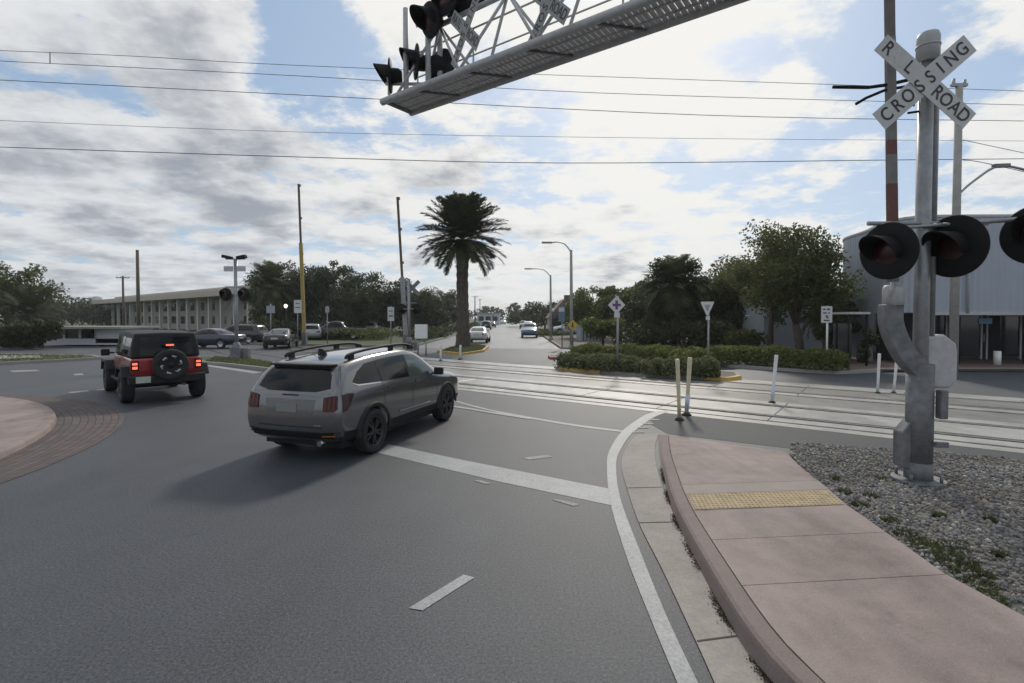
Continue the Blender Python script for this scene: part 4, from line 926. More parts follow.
# colonnaded building on the left
A_ = at(262, 330, 72); Bq = at(98, 330, 128); A_.z = Bq.z = 0; dv = (Bq - A_); LB = dv.length; ang = math.atan2(dv.y, dv.x)
cb_ = thing('colonnade_building', 'long pale two-storey building with tall white columns and flat overhanging roof', 'building', (A_.x, A_.y, .1), ang)
hr = at(258, 289.5, 72).z; M_PALE = mat('pale_wall', (.42, .40, .36), .85, var=.1); M_COLW = mat('white_column', (.50, .49, .46), .7)
b = MB(); b.box((LB / 2, -6, hr * .42), (LB - 2, 9, hr * .84)); b.build('wall', M_PALE, cb_)
b = MB(); b.box((LB / 2, -4.5, hr - .45), (LB + 2.5, 15, .9)); b.build('roof', mat('roof_tan', (.42, .37, .31), .85, var=.1), cb_)
b = MB(); b.box((LB / 2, -5.5, hr + .5), (LB * .8, 8, .9)); b.build('roof_parapet', M_PALE, cb_)
nC = 20
for k in range(nC): b = MB(); x = 1.0 + k * (LB - 2) / (nC - 1); b.box((x, 1.3, (hr - .9) / 2), (.42, .5, hr - .9)); b.build('column', M_COLW, cb_)
for k in range(nC - 1):
    x = 1.0 + (k + .5) * (LB - 2) / (nC - 1)
    for z_ in (.28, .66): b = MB(); b.box((x, -1.46, hr * z_), ((LB / nC) * .55, .08, hr * .22)); b.build('window', M_GLASSD, cb_)
# trailer style office at far left
Y = 40; A2 = at(48, 345, Y); tr_ = thing('site_trailer', 'white site trailer with a dark window band on the grass verge', 'trailer', (at(86, 345, Y).x, Y + 1.5, .1)); ww = px_m(80, Y); hh = at(80, 329, Y).z
b = MB(); b.box((0, 0, hh * .18), (ww, 3, hh * .36)); b.box((ww * .31, 0, hh * .55), (ww * .38, 3, hh * .9)); b.build('wall', mat('trailer_white', (.60, .62, .66), .6, var=.08), tr_)
b = MB(); b.box((-ww * .19, .05, hh * .62), (ww * .6, 2.8, hh * .55)); b.build('window', M_GLASSD, tr_)
b = MB(); [b.box((-ww * .48 + k * ww * .20, -1.44, hh * .62), (.12, .12, hh * .56)) for k in range(4)]; b.build('frame', M_WHITE, tr_)
b = MB(); b.box((0, -.3, hh + .02), (ww + .8, 4.4, .16)); b.build('roof', M_KERB, tr_)

def globe_lamp(px, Y, yt, label, lit=False):
    p = at(px, 330, Y); H = at(px, yt, Y).z; t = thing('globe_lamp', label, 'street lamp', (p.x, Y, .1)); b = MB(); b.tube([(0, 0, 0), (0, 0, H - .3)], [.07, .05], 8); b.build('post', M_BLACK, t)
    b = MB(); b.lathe([(0, H - .30), (.08, H - .28), (.14, H - .2), (.16, H - .1), (.14, H), (.08, H + .06), (0, H + .08)], None, 16); b.build('globe', mat('globe_glass', (.7, .7, .68), .3, emit=((1, .93, .8), 1.2) if lit else None), t)
globe_lamp(552.8, 62, 310, 'white globe lamp on a thin post under the farther street lamp'); globe_lamp(493, 120, 313, 'white globe lamp on the left of the far road'); globe_lamp(286, 46, 306, 'lit globe lamp in front of the trees, left of the ochre gate', True)
# ------------------------------------------------------------------ trees and plants
def leaf_mat(name, c1, c2, tr=.3):
    m = bpy.data.materials.new(name); m.use_nodes = True; t = m.node_tree; b = t.nodes['Principled BSDF']; b.inputs['Roughness'].default_value = .6; b.inputs['Specular IOR Level'].default_value = .25
    g = t.nodes.new('ShaderNodeNewGeometry'); r = t.nodes.new('ShaderNodeValToRGB'); r.color_ramp.elements[0].color = (*c1, 1); r.color_ramp.elements[1].color = (*c2, 1)
    n = t.nodes.new('ShaderNodeTexNoise'); n.inputs['Scale'].default_value = .7; t.links.new(g.outputs['Position'], n.inputs['Vector'])
    a = t.nodes.new('ShaderNodeMath'); a.operation = 'MULTIPLY_ADD'; t.links.new(g.outputs['Random Per Island'], a.inputs[0]); a.inputs[1].default_value = .7; t.links.new(n.outputs[0], a.inputs[2])
    s = t.nodes.new('ShaderNodeMath'); s.operation = 'SUBTRACT'; t.links.new(a.outputs[0], s.inputs[0]); s.inputs[1].default_value = .35
    t.links.new(s.outputs[0], r.inputs[0]); t.links.new(r.outputs[0], b.inputs['Base Color'])
    tb = t.nodes.new('ShaderNodeBsdfTranslucent'); t.links.new(r.outputs[0], tb.inputs[0]); mx = t.nodes.new('ShaderNodeMixShader'); mx.inputs[0].default_value = tr
    o = [x for x in t.nodes if x.type == 'OUTPUT_MATERIAL'][0]; t.links.new(b.outputs[0], mx.inputs[1]); t.links.new(tb.outputs[0], mx.inputs[2]); t.links.new(mx.outputs[0], o.inputs[0]); return m
L_DARK = leaf_mat('leaf_dark', (.032, .040, .018), (.075, .088, .038)); L_MID = leaf_mat('leaf_mid', (.060, .072, .026), (.135, .15, .052), .45); L_LITE = leaf_mat('leaf_light', (.06, .085, .022), (.15, .18, .055), .4)
L_PALM = leaf_mat('palm_frond', (.020, .028, .013), (.060, .068, .030), .18); L_HEDGE = leaf_mat('hedge_leaf', (.075, .098, .028), (.20, .22, .07), .4); L_OLIVE = leaf_mat('shrub_olive', (.075, .092, .042), (.19, .20, .095), .35)
L_PALM2 = leaf_mat('fan_palm_leaf', (.042, .052, .022), (.115, .125, .052), .3)
M_BARK = mat('bark', (.075, .06, .048), .95, var=.35, vscale=5, bump=.5, bscale=12); M_PBARK = mat('palm_bark', (.085, .07, .055), .95, var=.4, vscale=4, bump=.8, bscale=8)
def quads_mesh(name, co):                    # co (n,4,3)
    n = len(co); me = bpy.data.meshes.new(name); me.vertices.add(n * 4); me.vertices.foreach_set('co', co.reshape(-1)); me.loops.add(n * 4); me.loops.foreach_set('vertex_index', np.arange(n * 4, dtype=np.int32))
    me.polygons.add(n); me.polygons.foreach_set('loop_start', np.arange(0, n * 4, 4, dtype=np.int32)); me.update(calc_edges=True); return me
def leaf_quads(P, size, rg, flat=.5):
    n = len(P); d = rg.normal(size=(n, 3)); d /= np.linalg.norm(d, axis=1)[:, None]; nn = rg.normal(size=(n, 3)); nn[:, 2] += flat; nn /= np.linalg.norm(nn, axis=1)[:, None]
    a = np.cross(nn, d); a /= np.linalg.norm(a, axis=1)[:, None] + 1e-9; bb = np.cross(nn, a); s = size * rg.uniform(.6, 1.3, n)[:, None]
    return np.stack([P - a * s * .5, P + bb * s * .28, P + a * s * .5, P - bb * s * .28], 1)
def crown_pts(n, W, H, z0, rg, K, cr=(.10, .27), holes=.0):
    u = rg.normal(size=(K, 3)); u /= np.linalg.norm(u, axis=1)[:, None]; rr = rg.uniform(.2, 1.15, K) ** .7
    c = u * rr[:, None] * np.array([W / 2 * .74, W / 2 * .74, H / 2 * .76]); c[:, 2] += z0 + H / 2
    r = rg.uniform(*cr, K) * W * (1.1 - .4 * rr); w_ = r ** 2; k = rg.choice(K, n, p=w_ / w_.sum())
    v = rg.normal(size=(n, 3)); v /= np.linalg.norm(v, axis=1)[:, None]; v[:, 2] *= .72; q = rg.uniform(0, 1, n) ** .45
    P = c[k] + v * (r[k] * q)[:, None]
    for ax, (lo, hi) in enumerate(((-W / 2, W / 2), (-W / 2, W / 2), (z0, z0 + H))):
        a, e = np.percentile(P[:, ax], (.4, 99.6)); f = (hi - lo) / (e - a); P[:, ax] = lo + (P[:, ax] - a) * f; c[:, ax] = lo + (c[:, ax] - a) * f
    return P, c
def broad_tree(seed, H, W, th, n, leaf, lm, K=26, tr=.22, lean=0.0, dip=0.0):
    rg = np.random.default_rng(seed); P, c = crown_pts(n, W, H - th, th, rg, K); P[:, 0] += lean * (P[:, 2] / H) ** 1.3
    c[:, 0] += lean * (c[:, 2] / H) ** 1.3
    me = quads_mesh('crown', leaf_quads(P, leaf, rg)); me.materials.append(lm)
    b = MB(); fork = Vector((lean * .3, 0, th * .9)); b.tube([(0, 0, -.1), (lean * .1, 0, th * .45), fork], [tr * 1.25, tr, tr * .85], 9)
    for k in rg.choice(K, min(K, 8), replace=False):
        e = Vector(c[k]); m_ = fork.lerp(e, .5) + Vector((rg.uniform(-.3, .3), rg.uniform(-.3, .3), .25)); b.tube([fork, m_, e], [tr * .6, tr * .35, tr * .1], 6)
    bmesh.ops.recalc_face_normals(b.b, faces=b.b.faces); mt = bpy.data.meshes.new('trunk'); b.b.to_mesh(mt); b.b.free(); mt.materials.append(M_BARK)
    return me, mt
def frond_quads(base, az, el, L, droop, rg, nl=34, lw=.05, ll=.55, roll=0):
    out = []; p = np.array(base, float); d = np.array([math.cos(az) * math.cos(el), math.sin(az) * math.cos(el), math.sin(el)]); st = L / nl; e = el
    side = np.array([-math.sin(az), math.cos(az), 0.0])
    for i in range(nl):
        f = i / nl; e = el - droop * f ** 1.5; d = np.array([math.cos(az) * math.cos(e), math.sin(az) * math.cos(e), math.sin(e)]); up = np.cross(side, d) * -1.0; up = -np.cross(d, side) * -1.0 if False else np.cross(d, side) * -1.0
        up = np.array([-math.cos(az) * math.sin(e), -math.sin(az) * math.sin(e), math.cos(e)])
        q = p + d * st; hw = .03 * (1 - f) + .008
        out.append([p - side * hw, p + side * hw, q + side * hw, q - side * hw])
        if f > .10:
            l = ll * (math.sin(math.pi * min(1, f * .86 + .12)) ** .6) * rg.uniform(.85, 1.1)
            for s in (-1, 1):
                t = d * .62 + side * s * .72 + up * rg.uniform(.05, .42) - np.array([0, 0, .22]); t /= np.linalg.norm(t); w_ = d * lw
                out.append([p - w_ * .5, p + w_ * .5, p + t * l * .75 + w_ * .4, p + t * l])
        p = q
    return out
def palm(name, label, loc, H, RL, nf, seed, lm, tr=.45, boots=True, group=None, elr=(-.55, 1.45), nl=34, ll=.6, lw=.055, droop=(.55, 1.1)):
    rg = np.random.default_rng(seed); t = thing(name, label, 'palm tree', loc, 0, group); zc_ = H - RL * .86
    b = MB(); zs = np.linspace(-.1, zc_, 26); rad = [tr * (1.25 - .35 * min(1, z / (zc_ * .25))) * (1 + .06 * math.sin(i * 2.7) + rg.uniform(-.04, .04)) for i, z in enumerate(zs)]
    if boots:
        for i, z in enumerate(zs):
            if z > zc_ * .74: rad[i] *= 1 + .5 * (z / zc_ - .74) / .26 * (1 if i < 25 else .5)
    b.tube([(0.04 * math.sin(z), 0, z) for z in zs], rad, 14)
    b.build('trunk', M_PBARK, t, smooth=True)
    q = []
    for i in range(nf):
        f = (i + .5) / nf; el = elr[0] + (elr[1] - elr[0]) * f ** .8 + rg.uniform(-.12, .12); az = i * 2.39996 + rg.uniform(-.2, .2); L = RL * rg.uniform(.9, 1.06) * (1 - .12 * max(0, f - .6))
        q += frond_quads((.25 * tr * math.cos(az), .25 * tr * math.sin(az), zc_ + .25 * tr * f * 2), az, el, L, rg.uniform(*droop) * (1 - .35 * f), rg, nl, lw, ll)
    me = quads_mesh('fronds', np.array(q, dtype=np.float32)); o = mesh_obj('crown', me, lm, t); return t
# the date palm on its island
p = at(463, 349, 36.5); Hh = at(463, 200, 36.5).z
palm('palm_tree', 'tall date palm with a thick trunk on its small kerbed island', (p.x, p.y, .1), Hh - .1, 3.3, 124, 3, L_PALM, .46, elr=(-.6, 1.5), nl=44, ll=.74, lw=.11)
def put_tree(px, Y, top, W_px, label, lm, seed, th=.25, n=5200, leaf=.34, K=26, lean=0.0, tr=.2, name='leafy_tree', group=None, z0=.0):
    p = at(px, 330, Y); H = at(px, top, Y).z - z0; W = px_m(W_px, Y); t = thing(name, label, 'tree', (p.x, Y, z0), 0, group)
    me, mt = broad_tree(seed, H, W, H * th, n, leaf, lm, K, tr, lean); mesh_obj('crown', me, None, t); mesh_obj('trunk', mt, None, t); me.materials.pop(index=len(me.materials) - 1) if me.materials[-1] is None else None; mt.materials.pop(index=len(mt.materials) - 1) if mt.materials[-1] is None else None
    return t
# right side
put_tree(801, 25.6, 227, 88, 'big dark broad tree in front of the curved building', L_MID, 11, .30, 17000, .17, 46, -.9, .20, z0=.1)
put_tree(770, 29, 244, 92, 'mid-green tree leaning left beside the big dark one', L_MID, 12, .44, 10000, .18, 30, .3, .16, z0=.1)
put_tree(842, 26.6, 292, 30, 'slim dark tree pressed against the curved building wall', L_DARK, 13, .12, 9000, .16, 18, .0, .14, z0=.1)
put_tree(742, 36, 258, 76, 'dense tree behind the right end of the hedge island', L_MID, 14, .2, 11000, .22, 24, z0=.1)
put_tree(704, 38, 278, 62, 'dark tree just right of the tall cabbage palm', L_DARK, 15, .15, 10000, .22, 24, z0=.1)
put_tree(650, 40, 296, 62, 'dark tree just left of the tall cabbage palm', L_DARK, 16, .15, 10000, .22, 24, z0=.1)
put_tree(620, 47, 288, 44, 'spreading tree behind the purple cross sign', L_MID, 17, .2, 7000, .26, 20, z0=.1)
put_tree(590, 54, 288, 50, 'light green tree above the blue-grey shed', L_LITE, 18, .2, 7000, .28, 20, z0=.1)
put_tree(640, 55, 282, 30, 'airy treetop rising over the dark trees behind the purple cross sign', L_MID, 19, .45, 1800, .38, 12, z0=.1)
put_tree(613, 58, 286, 26, 'small round treetop showing left above the purple cross sign', L_MID, 20, .5, 1500, .38, 10, z0=.1)
put_tree(603, 38, 318, 44, 'low yellowish green tree in front of the shed', L_LITE, 21, .3, 3000, .28, 16, tr=.1, z0=.1)
put_tree(545, 95, 302, 44, 'dark rounded tree right of the far road, behind the farther lamp', L_DARK, 22, .15, 3200, .5, 18, z0=.1)
put_tree(523, 130, 308, 34, 'low distant tree at the right edge of the far road', L_DARK, 23, .1, 2200, .6, 14, z0=.1)
# cabbage palm and companions (fan-leaf crown read as a dense rounded plume)
p = at(673, 350, 35); palm('cabbage_palm', 'tall dense cabbage palm behind the hedge island', (p.x, 35, .1), at(673, 256, 35).z, 2.5, 90, 31, L_PALM2, .2, False, None, (-1.2, 1.45), 18, .75, .12, (.9, 1.6))
put_tree(756, 39, 262, 60, 'dark tree in the back row, right of the white triangle sign', L_DARK, 28, .1, 9000, .25, 26, z0=.1)
put_tree(655, 46, 284, 56, 'dark tree in the back row, left of the cabbage palm', L_DARK, 29, .1, 8000, .27, 24, z0=.1)
put_tree(575, 70, 298, 44, 'dark tree far behind the yellow diamond sign', L_DARK, 30, .1, 4000, .38, 20, z0=.1)
put_tree(722, 41, 270, 66, 'dark tree in the back row behind the white triangle sign', L_DARK, 25, .1, 9000, .25, 26, z0=.1)
put_tree(690, 43, 284, 60, 'dark tree in the back row right of the cabbage palm', L_DARK, 26, .1, 5500, .34, 24, z0=.1)
put_tree(635, 45, 300, 60, 'dark low tree in the back row behind the purple cross sign', L_DARK, 27, .1, 5500, .34, 24, z0=.1)
put_tree(674, 35.6, 262, 60, 'bushy dark tree growing round the cabbage palm trunk', L_DARK, 24, .1, 11000, .2, 26, z0=.1)
p = at(825, 350, 27.4); palm('cabbage_palm', 'cabbage palm with hanging fronds beside the curved building', (p.x, 27.4, .1), at(825, 280, 27.4).z, 1.9, 60, 32, L_PALM2, .16, False, None, (-1.35, 1.2), 16, .6, .09, (.9, 1.5))
# left band
for (px, Y, top, W_, lab, lm, sd_) in ((268, 64, 268, 46, 'dark tree at the left end of the tree band, by the colonnade', L_DARK, 41), (300, 60, 263, 54, 'dark broad tree directly behind the ochre gate', L_DARK, 42), (334, 58, 263, 52, 'tall dark tree right of the ochre gate', L_DARK, 43),
        (364, 62, 273, 52, 'dark tree between the two raised gates', L_DARK, 44), (392, 66, 281, 46, 'dark lower tree left of the crossbuck signal', L_DARK, 45), (424, 76, 289, 46, 'dark tree right of the crossbuck signal', L_DARK, 46), (447, 92, 291, 36, 'dark far tree just left of the palm trunk', L_DARK, 47)):
    put_tree(px, Y, top, W_, lab, lm, sd_, .12, 9000, .30, 30, z0=.1)
p = at(272, 340, 56); palm('cabbage_palm', 'spiky cabbage palm standing above the left end of the tree band', (p.x, 56, .1), at(272, 262, 56).z, 3.1, 60, 33, L_PALM2, .25, False, None, (-1.1, 1.45), 18, 1.0, .16, (.8, 1.4))
def bush(px, Y, top, W_px, label, lm, seed, n=2600, leaf=.26, z0=.1, dp=1.0):
    p = at(px, 340, Y); H = at(px, top, Y).z - z0; W = px_m(W_px, Y); rg = np.random.default_rng(seed); P, _ = crown_pts(n, W, H * 1.15, -H * .12, rg, 16, (.14, .24)); P = P[P[:, 2] > .02]; P[:, 1] *= dp
    me = quads_mesh('bush', leaf_quads(P, leaf, rg)); o = mesh_obj('shrub', me, lm); o.location = (p.x, Y, z0); return tag(o, label, 'shrub')
for (px, Y, top, W_, lab, sd_) in ((285, 74, 274, 50, 'dark tree in the second row, left of the ochre gate', 141), (318, 76, 270, 50, 'dark tree in the second row, just right of the ochre gate', 142), (349, 75, 272, 50, 'dark tree in the second row, half way between the raised gates', 143), (379, 78, 279, 50, 'dark tree in the second row, just left of the grey gate', 144), (409, 82, 287, 50, 'dark tree in the second row, behind the crossbuck signal', 145), (437, 86, 292, 44, 'dark tree in the second row, left of the palm', 146)):
    put_tree(px, Y, top, W_, lab, L_DARK, sd_, .06, 7500, .34, 28, z0=.1)
bush(262, 50, 318, 44, 'dark rounded bush right of the median signal', L_DARK, 51); bush(292, 50, 322, 40, 'dark bush behind the parked dark saloon', L_DARK, 52); bush(360, 50, 328, 70, 'low green hedge bush beyond the parked pickup', L_MID, 53); bush(424, 56, 331, 50, 'low bush behind the white cabinet', L_DARK, 54); bush(326, 52, 324, 36, 'dark bush left of the parked pickup', L_DARK, 62)
bush(645, 34, 322, 60, 'dark understorey bush left of the cabbage palm', L_DARK, 55); bush(700, 33, 320, 70, 'dark understorey bush right of the cabbage palm', L_DARK, 56); bush(745, 30, 330, 40, 'small bush below the stucco house wall', L_MID, 57, 1800); bush(553, 62, 331, 36, 'green roadside bush right of the far road', L_MID, 58); bush(540, 78, 329, 22, 'rough pale bush on the right verge of the far road', L_OLIVE, 59); bush(834, 24.6, 318, 24, 'dark shrub below the slim tree at the curved wall', L_DARK, 60, 2000, .2); bush(866, 23.4, 330, 18, 'small dark shrub beside the canopy post', L_DARK, 63, 900, .16)
# far left
put_tree(8, 44, 262, 72, 'broad tree at the left edge above the dark bush', L_MID, 61, .25, 11000, .25, 26, z0=.1)
p = at(28, 350, 40); palm('palm_tree', 'arching palm at the left edge with fronds over the bush', (p.x, 40, .1), at(28, 284, 40).z, 2.9, 44, 34, L_PALM, .22, False, None, (-.4, 1.3), 26, .65, .07, (.9, 1.5))
bush(28, 36.5, 322, 66, 'large dark bush at the left edge beside the trailer', L_DARK, 64, 6500, .26, .1, .5)
for (px, Y, top, W_, lab, sd_) in ((72, 120, 296, 60, 'far dark tree behind the trailer roof', 71), (98, 140, 303, 50, 'far low tree left of the colonnaded building', 72), (48, 110, 300, 50, 'far tree just right of the left-edge palm', 73), (112, 118, 308, 40, 'far low tree in front of the left end of the colonnade', 74)): put_tree(px, Y, top, W_, lab, L_DARK, sd_, .1, 2600, .6, 16, z0=.0)
put_tree(514, 240, 303, 13, 'single tall dark tree at the end of the far road', L_DARK, 75, .2, 1500, .8, 10)
# far wood: one mass of leaves along the skyline
rg = np.random.default_rng(9); PP = []
for i in range(120):
    Yf = rg.uniform(230, 420); pxx = rg.uniform(-150, 1150); c = at(pxx, 318, Yf); r_ = rg.uniform(5, 9); hh = rg.uniform(6, 11)
    if abs(pxx - 507) < 14: Yf += 200
    v = rg.normal(size=(260, 3)); v /= np.linalg.norm(v, axis=1)[:, None]; q = v * np.array([r_ * 1.3, r_, hh * .55]) * rg.uniform(.5, 1, (260, 1)); q += np.array([c.x, Yf, hh * .5]); PP.append(q[q[:, 2] > 0])
P = np.concatenate(PP); me = quads_mesh('wood', leaf_quads(P, 1.7, rg)); tag(mesh_obj('distant_wood', me, L_DARK), 'low dark wood along the horizon on both sides of the far road', 'trees', kind='stuff')
# hedges: leaf masses filling rounded strips
def hedge(name, label, line, wdt, hgt, n, leaf, lm, z0, seed, lum=.3):
    rg = np.random.default_rng(seed); line = [Vector(p) for p in line]; seg = [(c - a).length for a, c in zip(line, line[1:])]; k = rg.choice(len(seg), n, p=np.array(seg) / sum(seg)); f = rg.uniform(0, 1, n); P = np.zeros((n, 3))
    A = np.array([list(line[i]) for i in k]); B = np.array([list(line[i + 1]) for i in k]); c = A + (B - A) * f[:, None]; d = B - A; d /= np.linalg.norm(d, axis=1)[:, None]; nr = np.stack([-d[:, 1], d[:, 0], 0 * d[:, 0]], 1)
    ang = rg.uniform(0, math.pi, n); q = rg.uniform(.55, 1, n); lump = np.array([1 + lum * mn.noise(Vector((x * 1.1, y * 1.1, seed))) + .6 * lum * mn.noise(Vector((x * 3.3, y * 3.3, seed))) for x, y in c[:, :2]])
    P = c + nr * (np.cos(ang) * wdt / 2 * q * lump)[:, None]; P[:, 2] = z0 + np.sin(ang) ** .6 * hgt * q * lump
    me = quads_mesh('hedge', leaf_quads(P, leaf, rg, .2)); return tag(mesh_obj(name, me, lm), label, 'hedge')
hedge('hedge', 'bright clipped hedge running in front of the house and big tree', [G(690, 367.5), G(740, 366), G(800, 371), G(846, 374.5)], 1.3, .82, 15000, .12, L_HEDGE, .12, 81, .18)
hedge('hedge', 'yellow-green hedge along the back of the hedge island', [G(572, 358, .1), G(610, 359, .1), G(660, 361, .1), G(700, 366.5, .1)], 1.6, .74, 14000, .12, L_HEDGE, .12, 82, .25)
hedge('shrub_bed', 'soft olive shrubs filling the front left of the hedge island', [G(566, 367, .1), G(585, 369, .1), G(625, 371.5, .1), G(645, 373, .1)], 1.5, .60, 13000, .11, L_OLIVE, .12, 83, .45)
hedge('shrub_bed', 'soft olive shrubs filling the front right of the hedge island', [G(645, 374, .1), G(680, 376, .1), G(718, 377, .1)], 1.5, .66, 13000, .11, L_OLIVE, .12, 84, .45)
hedge('hedge', 'low dark hedge on the left verge of the far road', [Vector((-8.4, 44, 0)), Vector((-9, 75, 0)), Vector((-9, 130, 0))], 1.8, 1.0, 5000, .3, L_DARK, .1, 85, .35)
# grass blades on the near-ish verges
def grass(name, P_, n, h, label, z):
    xs = [p.x for p in P_]; ys = [p.y for p in P_]; x = rng.uniform(min(xs), max(xs), n * 3); y = rng.uniform(min(ys), max(ys), n * 3); k = inpoly(x, y, P_); x, y = x[k][:n], y[k][:n]; m_ = len(x); d = rng.uniform(0, 6.28, m_); hh = h * rng.uniform(.5, 1.2, m_); w_ = .03
    co = np.stack([np.stack([x - w_ * np.sin(d), y + w_ * np.cos(d), 0 * x + z], 1), np.stack([x + w_ * np.sin(d), y - w_ * np.cos(d), 0 * x + z], 1), np.stack([x + .5 * hh * np.cos(d), y + .5 * hh * np.sin(d), z + hh], 1), np.stack([x + .48 * hh * np.cos(d), y + .48 * hh * np.sin(d), z + hh], 1)], 1)
    tag(mesh_obj(name, quads_mesh(name, co.astype(np.float32)), L_OLIVE), label, 'grass', kind='stuff')
grass('grass', [G(206, 363.6), G(230, 365.6), G(268, 370.2), G(276, 369.6), G(272, 365.4), G(250, 361.2), G(215, 359.4)], 5000, .10, 'short grass on the median around the signal base', .11)
grass('grass', [Vector(v) for v in ((-24.3, 23.9, 0), (-22.8, 25.7, 0), (-22.2, 27.1, 0), (-24, 28.4, 0), (-38, 31, 0), (-46, 22, 0), (-30, 15.5, 0))], 9000, .10, 'short grass on the verge in front of the trailer', .11)
grass('grass', [G(441, 352.4), G(462, 354.8), G(482, 351.8), G(486, 347.9), G(477, 346), G(466, 345.6), G(452, 349)], 2600, .12, 'short grass round the foot of the date palm', .12)
# ------------------------------------------------------------------ vehicles
def hull_mesh(st, fr, crown_top=.05, bulge=.0, sub=2, crease=None):
    """box lattice: st = list of (ys, zs, ws) from rear to front, rows bottom to top; fr = across fractions -1..1"""
    N, M, K = len(st) - 1, len(st[0][1]) - 1, len(fr) - 1; bm = bmesh.new(); V = {}
    def v(i, j, k):
        key = (i, j, k)
        if key not in V:
            ys, zs, ws = st[i]; y, z, w_ = ys[j] if isinstance(ys, (list, tuple)) else ys, zs[j], ws[j]; f = fr[k]; q = 1 - f * f
            if j == M: z += crown_top * q
            if i == 0: y -= bulge * q
            if i == N: y += bulge * 1.6 * q
            V[key] = bm.verts.new((f * w_, y, z))
        return V[key]
    def quad(*k):
        bm.faces.new([v(*q) for q in k])
    for i in range(N):
        for j in range(M):
            for k in (0, K): quad((i, j, k), (i + 1, j, k), (i + 1, j + 1, k), (i, j + 1, k))
        for k in range(K):
            for j in (0, M): quad((i, j, k), (i + 1, j, k), (i + 1, j, k + 1), (i, j, k + 1))
    for j in range(M):
        for k in range(K):
            for i in (0, N): quad((i, j, k), (i, j + 1, k), (i, j + 1, k + 1), (i, j, k + 1))
    bmesh.ops.recalc_face_normals(bm, faces=bm.faces); me = bpy.data.meshes.new('body'); bm.to_mesh(me); bm.free(); return me
def baked(me, sub, cuts=(), bevel=0):
    o = bpy.data.objects.new('bake', me); C.objects.link(o); tmp = []
    if bevel: md = o.modifiers.new('v', 'BEVEL'); md.width = bevel; md.segments = 3; md.limit_method = 'ANGLE'; md.angle_limit = R(25)
    if sub: md = o.modifiers.new('s', 'SUBSURF'); md.levels = sub; md.render_levels = sub
    for cme in cuts:
        c = bpy.data.objects.new('cut', cme); C.objects.link(c); tmp.append(c); md = o.modifiers.new('b', 'BOOLEAN'); md.operation = 'DIFFERENCE'; md.object = c; md.solver = 'EXACT'
    dg = bpy.context.evaluated_depsgraph_get(); dg.update(); r = bpy.data.meshes.new_from_object(o.evaluated_get(dg)); bpy.data.objects.remove(o)
    for c in tmp: bpy.data.objects.remove(c)
    return r
def cyl_x(x0, x1, y, z, r, seg=32):
    b = MB(); b.lathe([(0, x0), (r, x0), (r, x1), (0, x1)], Matrix.Translation((0, y, z)) @ Matrix.Rotation(R(90), 4, 'Y'), seg); bmesh.ops.recalc_face_normals(b.b, faces=b.b.faces); me = bpy.data.meshes.new('cyl'); b.b.to_mesh(me); b.b.free(); return me
def patch_mesh(bvh, poly, axis, off=.005, step=.10, name='patch', mirror=False):
    """2-D outline projected on to the body; axis: '+x' (y,z), '-x' (y,z), '-y' rear (x,z), '+y' front (x,z), '+z' (x,y)"""
    bm = bmesh.new(); vs = [bm.verts.new((p[0], p[1], 0)) for p in poly]; bm.faces.new(vs)
    lo = [min(p[i] for p in poly) for i in (0, 1)]; hi = [max(p[i] for p in poly) for i in (0, 1)]
    for i in (0, 1):
        n = max(1, int((hi[i] - lo[i]) / step)); nrm = (1, 0, 0) if i == 0 else (0, 1, 0)
        for k in range(1, n):
            c = lo[i] + (hi[i] - lo[i]) * k / n; bmesh.ops.bisect_plane(bm, geom=bm.verts[:] + bm.edges[:] + bm.faces[:], plane_co=(c, 0, 0) if i == 0 else (0, c, 0), plane_no=nrm)
    for v in bm.verts:
        a, b_ = v.co.x, v.co.y; s = -1 if axis[0] == '-' else 1
        if axis[1] == 'x': o, d = Vector((3 * s, a, b_)), Vector((-s, 0, 0))
        elif axis[1] == 'y': o, d = Vector((a, 5 * s, b_)), Vector((0, -s, 0))
        else: o, d = Vector((a, b_, 4)), Vector((0, 0, -1))
        loc, nrm, _, _ = bvh.ray_cast(o, d)
        if loc is None:
            loc, nrm, _, _ = bvh.find_nearest(o + d * (2.1 if axis[1] == 'x' else 2.6))
        v.co = loc + nrm * off
    bmesh.ops.triangulate(bm, faces=[f for f in bm.faces if len(f.verts) > 4])
    bmesh.ops.recalc_face_normals(bm, faces=bm.faces)
    me = bpy.data.meshes.new(name); bm.to_mesh(me); bm.free()
    if len(me.polygons):
        f = me.polygons[0]; c = {'x': f.center.x, 'y': f.center.y, 'z': f.center.z}[axis[1]] ; nn = {'x': f.normal.x, 'y': f.normal.y, 'z': f.normal.z}[axis[1]]
        if (axis[0] == '-' and nn > 0) or (axis[0] == '+' and nn < 0): me.flip_normals()
    return me
